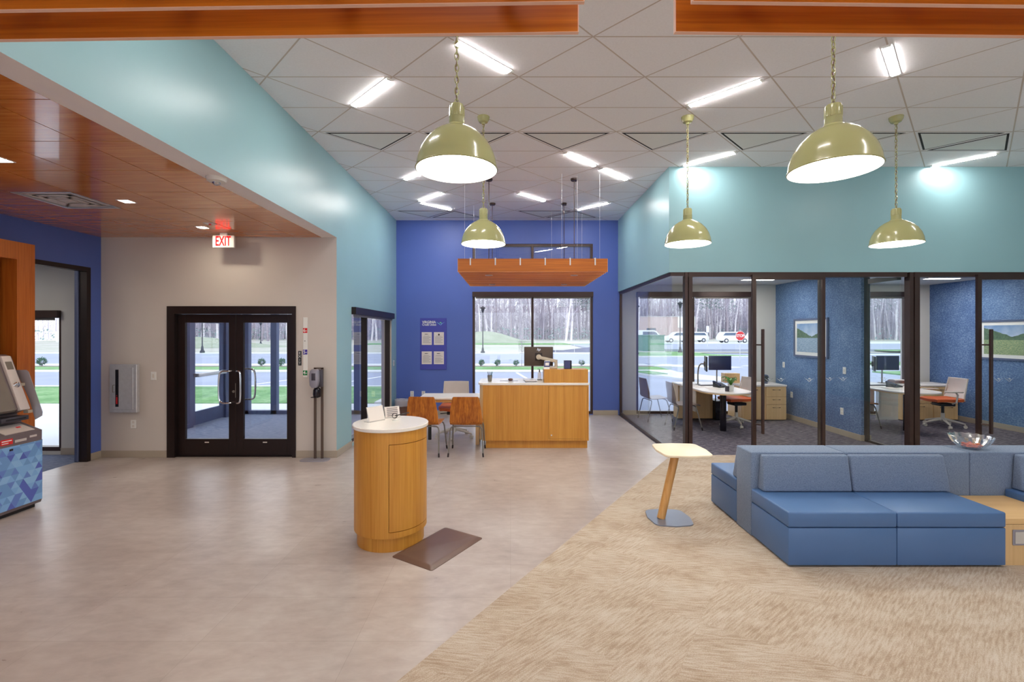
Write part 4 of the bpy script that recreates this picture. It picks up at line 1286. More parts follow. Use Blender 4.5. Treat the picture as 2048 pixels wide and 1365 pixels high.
# --- round kiosk
t = thing('round_kiosk', 'round oak kiosk with white top in the middle of the floor', 'kiosk', (-1.046, 4.07, 0), 0)
m = MB(); m.lathe([(0, 0), (.283, 0), (.283, .125), (0, .125)], seg=96); m.build('plinth', M['oak'], t)
m = MB()
a0, a1 = math.radians(-90 + 11), math.radians(-90 + 104)
R0 = .308
def arcbox(m, r0, r1, a, b, z0, z1, n=40):
    P = []
    out = []
    for i in range(n + 1):
        th = a + (b - a) * i / n
        out.append((math.cos(th), math.sin(th)))
    poly = [(r1 * c, r1 * s) for c, s in out] + [(r0 * c, r0 * s) for c, s in out[::-1]]
    m.prism(poly, z0, z1)
full = [(math.cos(2 * PI * k / 96), math.sin(2 * PI * k / 96)) for k in range(96)]
m.lathe([(0, .12), (R0, .12), (R0, .168)], seg=96)
m.lathe([(R0, .168), (R0 - .018, .168)], seg=96)
m.lathe([(R0 - .018, .168), (R0 - .018, .885)], seg=96)
m.lathe([(R0 - .018, .885), (R0, .885), (R0, .982), (0, .982)], seg=96)
arcbox(m, R0 - .017, R0, a1, a0 + 2 * PI, .168, .885, 80)
m.build('body', M['oak'], t)
m = MB(); arcbox(m, R0 - .016, R0, a0 + .016, a1 - .016, .173, .880, 40); m.build('cabinet_door', M['oak'], t)
m = MB(); m.lathe([(0, .982), (.318, .982), (.322, .986), (.322, 1.008), (.318, 1.012), (0, 1.012)], seg=96); m.build('countertop', M['quartz'], t)

def holder(x, y, rz, label, w=.11, h=.15, lean=.04):
    o = thing('acrylic_sign_holder', label, 'sign holder', (x, y, 1.012), rz)
    m = MB(); m.hexa([(-w, 0, 0), (w, 0, 0), (w, .003, 0), (-w, .003, 0), (-w, lean, h), (w, lean, h), (w, lean + .003, h), (-w, lean + .003, h)])
    m.box(-w, w, 0, .075, 0, .003); m.build('acrylic_stand', M['acrylic'], o, smooth=False)
    m = MB(); m.hexa([(-w + .005, -.001, .01), (w - .005, -.001, .01), (w - .005, .002, .01), (-w + .005, .002, .01), (-w + .005, lean - .003, h - .005), (w - .005, lean - .003, h - .005), (w - .005, lean, h - .005), (-w + .005, lean, h - .005)])
    m.build('sheet', M['paper'], o, smooth=False)
    return o
holder(-1.175, 4.10, math.radians(52), 'clear sign holder with a blank sheet near the left edge of the kiosk top', .085, .13)
h2 = holder(-1.08, 4.27, math.radians(30), 'small sign holder with a printed sheet at the back of the kiosk top', .07, .10)
m = MB()
for k in range(5): m.hexa([(-.05, -.002 + .002 + .004 * k * 1.6, .02 + .016 * k), (.05, -.002 + .002 + .004 * k * 1.6, .02 + .016 * k), (.05, .0 + .0045 * k * 1.6, .02 + .016 * k), (-.05, .0 + .0045 * k * 1.6, .02 + .016 * k), (-.05, .0 + .004 * k * 1.6, .026 + .016 * k), (.05, .0 + .004 * k * 1.6, .026 + .016 * k), (.05, .004 + .004 * k * 1.6, .026 + .016 * k), (-.05, .004 + .004 * k * 1.6, .026 + .016 * k)])
m.build('printed_lines', M['inkgrey'], h2, smooth=False)
t = thing('counter_pen', 'dark pen with coiled cord on the kiosk top', 'pen', (-1.03, 4.16, 1.012), .4)
m = MB(); m.lathe([(0, 0), (.03, 0), (.03, .004), (.008, .01), (0, .01)], seg=20); m.build('base', M['white'], t)
m = MB(); m.cyl((0, 0, .04), (.13, .03, .055), .005, .004, 8); m.build('pen', M['black'], t)
m = MB()
P = []
for i in range(60):
    a = 2 * PI * i / 20
    P.append((-.005 + .022 * math.cos(a), .004 * i / 10 - .01, .04 + .022 * math.sin(a)))
m.tube(P, .0022, 5); m.build('cord', M['bronze'], t)

# anti-fatigue mat
m = MB()
L2, W2 = .332, .212
v = []
for (z, ins) in ((0, 0), (.004, 0), (.016, .03), (.019, .05)):
    ring = []
    r = .02
    for cx_, cy_, a in ((L2 - ins - r, W2 - ins - r, 0), (-(L2 - ins - r), W2 - ins - r, 90), (-(L2 - ins - r), -(W2 - ins - r), 180), (L2 - ins - r, -(W2 - ins - r), 270)):
        for q in range(5):
            th = math.radians(a + 90 * q / 4)
            ring.append((cx_ + r * math.cos(th), cy_ + r * math.sin(th), z))
    v.append(m._new(ring))
for A, B in zip(v[:-1], v[1:]):
    for k in range(20): m.bm.faces.new((A[k], A[(k + 1) % 20], B[(k + 1) % 20], B[k]))
m.bm.faces.new(v[-1]); m.bm.faces.new(v[0][::-1])
o = m.build('anti_fatigue_mat', M['mat']); tag(o, 'brown rubber floor mat lying beside the round kiosk', 'floor mat')
o.location = (-.596, 3.887, 0); o.rotation_euler = (0, 0, math.radians(58))

# --- front desk
t = thing('front_desk', 'oak front desk with white counter below the slatted canopy', 'desk', (.4, 7.55, 0), 0)
X0, X1 = -.425 - .4, 1.212 - .4; Y0, Y1 = 7.20 - 7.55, 7.95 - 7.55
m = MB(); m.box(X0 + .04, X1 - .015, Y0 + .05, Y1 - .03, 0, .125); m.build('plinth', M['oak'], t, smooth=False)
m = MB(); m.box(X0, X1, Y0 + .012, Y1, .125, .985); m.box(X0, X0 + 1.012, Y0, Y0 + .012, .125, .985); m.box(X0 + 1.012, X1, Y0, Y0 + .012, .125, .155); m.box(X0 + 1.012, X1, Y0, Y0 + .012, .968, .985); m.box(X1 - .02, X1, Y0, Y0 + .012, .155, .968)
m.build('body', M['oak'], t, smooth=False)
m = MB(); m.box(X0 + 1.017, X1 - .025, Y0 + .0, Y0 + .012, .158, .964); d = m.build('access_door', M['oak'], t, smooth=False)
m = MB(); m.cyl((X0 + 1.06, Y0, .21), (X0 + 1.06, Y0 - .005, .21), .011, seg=14); m.build('lock', M['steel'], d)
poly = [(X1 + .01, Y0 - .01), (X1 + .01, Y1 + .01)] + [(X0 + .02 - .10 * math.sin(a), Y1 + .01 - .10 + .10 * math.cos(a)) for a in [0, .4, .8, 1.2, PI / 2]] + [(X0 + .04 - .12 * math.cos(a), Y0 + .11 - .12 * math.sin(a)) for a in [0, .4, .8, 1.2, PI / 2]]
m = MB(); m.prism(poly, .985, 1.02, bevel=.004, seg=1); m.build('countertop', M['quartz'], t, smooth=False)
m = MB()
m.prism([(X0 - .0, Y0 + .12)] + [(X0 + .06 - .12 * math.cos(a), Y0 + .13 - .12 * math.sin(a)) for a in [0, .4, .8, 1.2, PI / 2]] + [(X0 + .08, Y0 + .2), (X0 + .08, Y1 - .02), (X0 - .05, Y1 - .02)], .125, .985)
m.build('rounded_end', M['maple'], t)
m = MB(); m.box(.522 - .4, 1.205 - .4, Y0 + .01, Y0 + .33, 1.02, 1.228, bevel=.003, seg=1); m.build('raised_shelf_box', M['oak'], t, smooth=False)
# white table
t = thing('meeting_table', 'white-topped table attached beside the oak desk', 'table', (-.96, 7.66, 0), 0)
m = MB(); m.box(-.50, .47, -.29, .29, .735, .765, bevel=.004, seg=1); m.build('tabletop', M['laminate'], t, smooth=False)
m = MB(); m.box(-.485, .47, -.275, -.25, .69, .735); m.box(-.485, .47, .25, .275, .69, .735); m.box(-.485, -.46, -.25, .25, .69, .735)
m.build('apron', M['oakx'], t, smooth=False)
m = MB(); m.cyl((-.40, .17, 0), (-.40, .17, .69), .03, seg=16); m.build('leg', M['black'], t)
m = MB(); m.box(.40, .46, -.2, .2, 0, .69); m.build('support_panel', M['maple'], t, smooth=False)

# things on the desk
DT = 1.02
t = thing('pen_cup', 'mesh cup of pens on the left end of the oak desk', 'pen cup', (-.33, 7.42, DT), 0)
m = MB(); m.lathe([(0, .003), (.030, .003), (.040, .10), (.038, .10), (.028, 0), (0, 0)], seg=20); m.build('cup', M['greymetal'], t)
for k, (dx, dy, mm) in enumerate(((.03, .0, 'green'), (-.025, .01, 'black'), (.01, -.02, 'leaf'), (-.01, .02, 'black'), (.02, .02, 'signblue'))):
    m = MB(); m.cyl((dx * .3, dy * .3, .01), (dx * 1.4, dy * 1.4, .155), .0045, seg=6); m.build('pen', M[mm], t)
t = thing('desk_mouse', 'dark oval computer mouse on a grey pad on the oak desk', 'mouse', (0.0, 7.52, DT), 0)
m = MB(); m.box(-.17, .12, -.05, .06, 0, .004); m.build('pad', M['dispgrey'], t, smooth=False)
m = MB(); m.sphere((0, 0, .022), .04, 20, 10, sc=(1.0, .65, .5)); m.build('body', M['brown'], t)
t = thing('clipboard', 'dark clipboard with white papers on the oak desk', 'clipboard', (.32, 7.48, DT), .1)
m = MB(); m.box(-.10, .10, -.13, .13, 0, .006, bevel=.002, seg=1); m.build('board', M['black'], t, smooth=False)
m = MB(); m.box(-.09, .09, -.115, .10, .006, .010); m.build('papers', M['paper'], t, smooth=False)
t = thing('calculator', 'small calculator right of the clipboard on the oak desk', 'calculator', (.465, 7.40, DT), 0)
m = MB(); m.hexa([(-.05, -.06, 0), (.05, -.06, 0), (.05, .06, 0), (-.05, .06, 0), (-.05, -.06, .012), (.05, -.06, .012), (.05, .06, .03), (-.05, .06, .03)]); m.build('body', M['white'], t, smooth=False)
m = MB(); m.box(-.04, .04, .02, .05, .024, .032); m.build('display', M['black'], t, smooth=False)
t = thing('sanitizer_bottle', 'clear pump bottle beside the raised box of the desk', 'bottle', (.475, 7.62, DT), 0)
m = MB(); m.lathe([(0, 0), (.03, 0), (.032, .01), (.032, .10), (.026, .12), (.012, .13), (.012, .14), (0, .14)], seg=20); m.build('body', M['acrylic'], t)
m = MB(); m.cyl((0, 0, .13), (0, 0, .17), .012, seg=12); m.tube([(0, 0, .17), (0, 0, .185), (-.035, 0, .185)], .005, 6); m.build('pump', M['greymetal'], t)

ZT = 1.228
t = thing('computer_monitor', 'monitor with its brown back to the room on the desk arm', 'monitor', (.452, 7.47, 0), 0)
m = MB(); m.box(-.232, .232, 0, .03, 1.263, 1.572, bevel=.008); m.build('housing', M['monback'], t)
m = MB(); m.box(-.055, .055, -.012, 0, 1.35, 1.475, bevel=.004); m.build('mount_plate', M['bronze'], t)
m = MB(); m.box(-.222, .222, .03, .032, 1.273, 1.562); m.build('screen', M['screen'], t, smooth=False)
text('logo', 'hp', .06, M['chrome'], t, (0, -.001, 1.53), shear=.3)
t = thing('monitor_arm', 'beige jointed monitor arm on the raised desk box', 'monitor arm', (.452, 7.38, 0), 0)
m = MB(); m.cyl((0, .07, 1.41), (0, .03, 1.41), .042, seg=24); m.build('swivel_disc', M['beigearm'], t)
m = MB(); m.hexa([(0, .0, 1.38), (.27, -.02, 1.32), (.27, .03, 1.32), (0, .04, 1.38), (.0, .0, 1.43), (.27, -.02, 1.375), (.27, .03, 1.375), (0, .04, 1.43)], bevel=.012)
m.build('upper_arm', M['beigearm'], t)
m = MB(); m.cyl((.27, .005, ZT + .02), (.27, .005, 1.37), .026, seg=16); m.box(.13, .29, -.03, .04, ZT, ZT + .03, bevel=.008); m.box(.135, .165, -.01, .02, ZT + .03, 1.35)
m.build('post', M['beigearm'], t)
t = thing('desk_notice_stand', 'small slanted card stand in front of the monitor', 'card stand', (.565, 7.30, ZT), 0)
m = MB(); m.hexa([(-.045, -.03, 0), (.045, -.03, 0), (.045, .05, 0), (-.045, .05, 0), (-.03, .03, .13), (.06, .03, .13), (.06, .05, .13), (-.03, .05, .13)]); m.build('stand', M['white'], t, smooth=False)
m = MB(); m.hexa([(-.040, -.019, .035), (.05, -.019, .035), (.05, -.008, .03), (-.04, -.008, .03), (-.030, .020, .12), (.056, .020, .12), (.056, .03, .12), (-.03, .03, .12)])
d = m.build('card', M['signblue'], t, smooth=False)
m = MB(); m.hexa([(-.022, -.013, .055), (.037, -.013, .055), (.037, -.004, .055), (-.022, -.004, .055), (-.018, .0085, .10), (.042, .0085, .10), (.042, .016, .10), (-.018, .016, .10)]); m.build('card_text', M['paper'], d, smooth=False)
t = thing('speaker_box', 'black upright box on the right of the raised desk box', 'speaker', (.905, 7.36, ZT), 0)
m = MB(); m.box(-.058, .058, -.05, .05, 0, .132, bevel=.004); m.build('body', M['black'], t)
m = MB(); m.box(-.054, .035, -.053, -.05, .006, .126); m.build('front_cloth', M['signblue'], t, smooth=False)

# trash can
t = thing('waste_bin', 'brown waste bin with clear liner in the corner by the blue wall', 'waste bin', (-2.30, 9.88, 0), 0)
m = MB(); m.lathe([(0, 0), (.115, 0), (.15, .36), (.143, .36), (.11, .01), (0, .01)], seg=28); m.build('bin', M['brownbin'], t)
m = MB()
prof = []
rings = [(.152, .25, .004), (.158, .30, .008), (.162, .37, .006), (.150, .39, .012), (.135, .365, .01), (.12, .30, .01)]
R_ = []
for (r, z, j) in rings:
    R_.append([((r + random.uniform(-j, j)) * math.cos(2 * PI * k / 24), (r + random.uniform(-j, j)) * math.sin(2 * PI * k / 24), z + random.uniform(-j, j)) for k in range(25)])
for r in R_: r[24] = r[0]
m.grid(R_); m.build('liner', M['bag'], t)
m = MB()
for k in range(9):
    a, r = random.uniform(0, 6.28), random.uniform(.01, .085)
    m.sphere((r * math.cos(a), r * math.sin(a), .335 + random.uniform(-.01, .03)), .035, 8, 5, sc=(1, .8, .5))
m.build('crumpled_paper', M['inkgrey'], t)

# sanitizer stand
t = thing('hand_sanitizer_stand', 'brown floor stand with grey hand sanitizer dispenser by the doors', 'sanitizer stand', (-2.757, 6.56, 0), 0)
m = MB()
pl = []
for i in range(24):
    a = 2 * PI * i / 24; c, s = math.cos(a), math.sin(a)
    pl.append((.20 * math.copysign(abs(c) ** .5, c), .10 * math.copysign(abs(s) ** .5, s)))
m.prism(pl, 0, .008); m.build('base_plate', M['dispgrey'], t)
for x in (-.025, .075):
    m = MB(); m.box(x - .015, x + .015, .05, .075, .008, 1.30); m.build('post', M['standbrown'], t, smooth=False)
m = MB(); m.box(-.04, .09, .05, .075, 1.285, 1.30); m.build('crossbar', M['standbrown'], t, smooth=False)
m = MB(); m.prism([(-.05, 1.06), (-.055, 1.12), (-.055, 1.22), (-.045, 1.265), (-.02, 1.285), (.045, 1.285), (.065, 1.265), (.07, 1.22), (.07, 1.12), (.06, 1.06), (.04, 1.025), (-.02, 1.025)], -.075, .0, 'y', bevel=.012)
d = m.build('dispenser_front', M['dispgrey'], t)
m = MB(); m.box(-.020, .036, -.078, -.074, 1.13, 1.23, bevel=.006); m.build('dispenser_window', M['dispdark'], d)
m = MB(); m.box(-.045, .10, 0, .055, 1.03, 1.28, bevel=.012); m.build('dispenser_back', M['dispdark'], t)
m = MB(); m.lathe([(.018, 1.03), (.05, 1.0), (.055, .93), (.05, .90), (0, .90)], (.03, -.005, 0), 16); m.box(-.04, .06, -.055, .05, .885, .895, bevel=.003); m.build('drip_cup', M['blackgloss'], t)

# --- sofa made of separate modules
def seat_module(label, x0, x1, y0, y1, back, bolster=True, bx=None, rev=False, ta=.02, tb=.02):
    """seat facing -Y (or +Y when rev); bolster at the back edge"""
    t = thing('lounge_seat', label, 'sofa seat', ((x0 + x1) / 2, (y0 + y1) / 2, 0), PI if rev else 0, 'blue lounge seat modules')
    w, dpt = (x1 - x0) / 2, (y1 - y0) / 2
    m = MB(); m.box(-w + .0015, w - .0015, -dpt, dpt, .015, .302, bevel=.008); m.build('seat_base', M['vinylblue'], t)
    m = MB(); m.box(-w + .001, w - .001, -dpt - .004, dpt, .305, .422, bevel=.014, seg=3); m.build('seat_cushion', M['vinylblue'], t)
    for sx in (-1, 1):
        for sy in (-1, 1):
            m = MB(); m.cyl((sx * (w - .1), sy * (dpt - .1), 0), (sx * (w - .1), sy * (dpt - .1), .016), .02, seg=12); m.build('glide', M['black'], t)
    if bolster:
        a, b = bx or (-w + .012, w - .012)
        y = dpt - .002
        m = MB()
        m.hexa([(a, y - .105, .424), (b, y - .105, .424), (b, y, .424), (a, y, .424), (a + ta, y - .055, .728), (b - tb, y - .055, .728), (b - tb, y, .728), (a + ta, y, .728)], bevel=.018, seg=3)
        m.build('back_bolster', M['fabric'], t)
    return t
YS0, YS1, YSB = 3.55, 4.10, 4.37
seat_module('front left blue seat of the sofa, its side facing the leaning table', 2.12, 2.952, YS0, YS1, 1, bx=(-.362, .407), tb=.003)
seat_module('middle front blue seat of the sofa, next to the wooden table block', 2.952, 3.785, YS0, YS1, 1, bx=(-.416, .425), ta=.003)
seat_module('right front blue seat of the sofa, cut by the picture edge', 4.352, 5.185, YS0, YS1, 1, bx=(-.36, .40))
seat_module('rear left blue seat of the sofa, facing the glass offices', 2.12, 2.952, YSB, 4.92, 1, rev=True)
seat_module('rear middle seat of the sofa, hidden behind the backrest', 2.952, 3.785, YSB, 4.92, 1, rev=True)
for i, (a, b, lab) in enumerate(((2.12, 2.945, 'left grey-blue backrest block of the sofa'), (2.945, 4.052, 'middle grey-blue backrest block of the sofa'), (4.052, 5.185, 'right grey-blue backrest block of the sofa, under the glass bowl'))):
    m = MB(); m.box(a + .001, b - .001, YS1 + .001, YSB - .001, .0, .74, bevel=.012, seg=3)
    o = m.build('backrest_block', M['fabric']); tag(o, lab, 'sofa backrest', 'fabric backrest blocks of the sofa')
t = thing('table_block', 'light wooden table block between the blue seats', 'side table', (4.068, 3.84, 0), 0)
m = MB(); m.box(-.281, .281, -.255, .255, 0, .315); m.build('box', M['maple'], t, smooth=False)
m = MB(); m.box(-.282, .282, -.257, .256, .317, .36, bevel=.002, seg=1); m.build('tabletop', M['maplex'], t, smooth=False)
m = MB(); m.box(-.20, .06, -.262, -.254, .155, .275, bevel=.003, seg=1); d = m.build('power_module', M['dispgrey'], t, smooth=False)
m = MB(); m.box(-.185, -.075, -.265, -.262, .17, .26); m.box(-.065, .045, -.265, -.262, .17, .26); m.build('flap', M['chairgrey'], d, smooth=False)

# crystal bowl
t = thing('glass_candy_bowl', 'ribbed glass bowl of sweets on top of the sofa back', 'bowl', (4.19, 4.235, .74), 0)
m = MB()
prof = [(.035, 0), (.06, .004), (.092, .022), (.118, .05), (.138, .082), (.152, .112)]
R_ = []
for r, z in prof:
    R_.append([(r * (1 + (.05 if k % 2 else 0) * min(1, z / .03)) * math.cos(2 * PI * k / 36), r * (1 + (.05 if k % 2 else 0) * min(1, z / .03)) * math.sin(2 * PI * k / 36), z + (.006 if (k % 2 and z > .1) else 0)) for k in range(37)])
for r in R_: r[36] = r[0]
m.grid(R_, thick=.004); m.build('bowl', M['crystal'], t, smooth=False)
m = MB()
for k in range(44):
    a, r = random.uniform(0, 6.28), random.uniform(0, .068)
    m.sphere((r * math.cos(a), r * math.sin(a), .018 + random.uniform(0, .03)), .013, 8, 5, sc=(1.3, .9, .8))
m.build('sweets', M['candy'], t)

# leaning side table
def rsq(w, d, r, n=7, bulge=.02):
    P = []
    for cx_, cy_, a in ((w - r, d - r, 0), (-(w - r), d - r, 90), (-(w - r), -(d - r), 180), (w - r, -(d - r), 270)):
        for q in range(n):
            th = math.radians(a + 90 * q / (n - 1))
            P.append((cx_ + r * math.cos(th), cy_ + r * math.sin(th)))
    out = []
    m_ = len(P)
    for i, p in enumerate(P):
        out.append(p)
        if i % n == n - 1:
            q = P[(i + 1) % m_]
            mx, my = (p[0] + q[0]) / 2, (p[1] + q[1]) / 2
            L = math.hypot(mx, my)
            out.append((mx * (1 + bulge / L), my * (1 + bulge / L)))
    return out
t = thing('leaning_side_table', 'small side table with cream top and slanted wooden leg', 'side table', (1.50, 4.50, 0), 0)
m = MB(); m.prism([(x + .03, y) for x, y in rsq(.185, .195, .07)], 0, .010); m.build('base_plate', M['platemetal'], t)
m = MB(); m.tube([(-.05, -.02, .008), (.11, .02, .645)], .038, 20); m.build('leg', M['ash'], t)
m = MB(); m.prism([(x + .15, y + .0) for x, y in rsq(.225, .235, .06, bulge=.018)], .645, .668, bevel=.007, seg=2); m.build('tabletop', M['sidetop'], t)

# --- cash machine and wood portal
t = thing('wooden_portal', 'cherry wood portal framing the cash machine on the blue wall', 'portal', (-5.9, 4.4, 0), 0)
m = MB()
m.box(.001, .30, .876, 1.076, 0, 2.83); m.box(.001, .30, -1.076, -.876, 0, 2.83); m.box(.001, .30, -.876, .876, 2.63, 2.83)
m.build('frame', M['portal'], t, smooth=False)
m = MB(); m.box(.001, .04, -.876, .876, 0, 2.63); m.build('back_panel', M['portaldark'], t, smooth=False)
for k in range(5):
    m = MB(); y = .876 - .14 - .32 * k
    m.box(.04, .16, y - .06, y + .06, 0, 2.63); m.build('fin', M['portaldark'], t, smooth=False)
def m_tri():
    t_ = []
    for nm, c in (('a', (112, 156, 210)), ('b', (128, 176, 226)), ('c', (104, 134, 206)), ('d', (88, 104, 188)), ('e', (142, 188, 230))):
        t_.append(plain('triangle_wrap_' + nm, c, .35, var=.01))
    return t_
TR = m_tri()
t = thing('cash_machine', 'grey cash machine with blue triangle pattern at the left edge', 'cash machine', (-5.2, 4.43, 0), 0)
W = .40      # half width along y
m = MB()
m.prism([(-.38, .04), (.32, .04), (.335, .075), (.338, .69), (-.38, .69)], -W, W, 'y'); m.build('cabinet', M['atmgrey'], t, smooth=False)
m = MB(); m.box(-.36, .29, -W + .03, W - .03, 0, .04); m.build('plinth', M['black'], t, smooth=False)
m = MB()
s_ = .076; hh = s_ * .866
rows = 9
for r in range(rows + 1):
    z0 = .075 + r * hh
    z1 = min(z0 + hh, .685)
    if z1 - z0 < .01: break
    n = int(2 * W / (s_ / 2)) + 2
    for k in range(-1, n):
        y = -W + k * s_ / 2
        up = (k + r) % 2 == 0
        tri = [(y, z0), (y + s_, z0), (y + s_ / 2, z0 + hh)] if up else [(y, z0 + hh), (y + s_ / 2, z0), (y + s_, z0 + hh)]
        # clip to the panel
        def clip(P, f, inter):
            out = []
            for i in range(len(P)):
                a, b = P[i], P[(i + 1) % len(P)]
                if f(a): out.append(a)
                if f(a) != f(b): out.append(inter(a, b))
            return out
        def cy(v): return lambda a, b: (v, a[1] + (b[1] - a[1]) * (v - a[0]) / (b[0] - a[0]))
        def cz(v): return lambda a, b: (a[0] + (b[0] - a[0]) * (v - a[1]) / (b[1] - a[1]), v)
        P = tri
        for f, it in ((lambda p: p[0] >= -W + .003, cy(-W + .003)), (lambda p: p[0] <= W - .003, cy(W - .003)), (lambda p: p[1] <= .686, cz(.686))):
            if P: P = clip(P, f, it)
        if len(P) >= 3:
            m.poly([(.3385 + .0015, p[0], p[1]) for p in P], mat=random.choice([0, 0, 1, 1, 2, 4, 3]))
m.build('patterned_front', TR, t, smooth=False)
m = MB(); m.prism([(-.38, .69), (.338, .69), (.34, .79), (.13, .87), (.08, .96), (.215, 1.02), (.02, 1.55), (-.04, 1.57), (-.38, 1.57)], -W, W, 'y', bevel=.006, seg=1); m.build('upper_body', M['atmgrey'], t)
m = MB(); m.hexa([(.236, -.30, 1.02), (.236, .24, 1.02), (.218, .24, 1.0), (.218, -.30, 1.0), (.042, -.30, 1.53), (.042, .24, 1.53), (.02, .24, 1.53), (.02, -.30, 1.53)]); m.build('touch_screen', M['atmscreen'], t, smooth=False)
m = MB(); m.hexa([(.243, .275, 1.01), (.243, .375, 1.01), (.21, .375, 1.0), (.21, .275, 1.0), (.045, .275, 1.56), (.045, .365, 1.56), (.0, .365, 1.55), (.0, .275, 1.55)], bevel=.008); d = m.build('side_console', M['atmlight'], t)
m = MB(); m.sphere((.150, .325, 1.26), .033, 14, 8, sc=(.5, 1, 1)); m.build('camera_bubble', M['chrome'], d)
m = MB(); m.hexa([(.098, .29, 1.42), (.098, .35, 1.42), (.09, .35, 1.42), (.09, .29, 1.42), (.071, .29, 1.50), (.071, .35, 1.50), (.063, .35, 1.50), (.063, .29, 1.50)]); m.build('small_display', M['atmscreen'], d, smooth=False)
m = MB(); m.box(.125, .24, .10, .36, .905, .95, bevel=.004); d = m.build('card_slot', M['dispdark'], t)
m = MB(); m.box(.24, .243, .14, .33, .922, .934); m.build('slot_opening', M['black'], d, smooth=False)
m = MB(); m.box(.24, .25, -.06, .07, .90, .95, bevel=.004); m.build('card_reader_light', M['purple'], t, smooth=False)
m = MB(); m.box(.24, .25, -.05, .03, .885, .897); m.build('status_light', M['greenled'], t, smooth=False)
m = MB(); m.hexa([(.32, .06, .80), (.32, .34, .80), (.16, .34, .861), (.16, .06, .861), (.322, .06, .806), (.322, .34, .806), (.162, .34, .867), (.162, .06, .867)]); d = m.build('instruction_plate', M['atmlight'], t, smooth=False)
m = MB(); m.hexa([(.245, .24, .837), (.245, .28, .837), (.225, .28, .845), (.225, .24, .845), (.246, .24, .839), (.246, .28, .839), (.226, .28, .847), (.226, .24, .847)]); m.build('red_mark', M['red'], d, smooth=False)
m = MB(); m.hexa([(.32, -.25, .80), (.32, -.02, .80), (.16, -.02, .861), (.16, -.25, .861), (.322, -.25, .806), (.322, -.02, .806), (.162, -.02, .867), (.162, -.25, .867)]); m.build('keypad', M['steel'], t, smooth=False)
m = MB(); m.box(.339, .3415, -.0, .11, .71, .765); d = m.build('red_sticker', M['red'], t, smooth=False)
m = MB(); m.box(.3415, .342, .01, .10, .742, .752); m.box(.3415, .342, .01, .07, .722, .73); m.build('sticker_text', M['white'], d, smooth=False)
m = MB(); m.box(.339, .3412, .13, .24, .715, .74); m.box(.339, .3412, .27, .34, .735, .755); m.build('grey_sticker', M['atmlight'], t, smooth=False)
m = MB(); m.box(.3405, .345, .08, .11, .645, .662); m.build('lock', M['black'], t, smooth=False)
m = MB()
m.prism([(.016, 1.395), (.024, 1.405), (.12, 1.405), (.145, 1.385), (.29, .965), (.285, .925), (.215, .885), (.157, 1.09)], W + .045, W + .052, 'y')
d = m.build('privacy_shield', M['shield'], t, smooth=False)
m = MB(); m.box(.14, .19, W, W + .045, .96, .99); m.box(.06, .11, W, W + .045, 1.24, 1.27); m.build('shield_bracket', M['beigearm'], d, smooth=False)

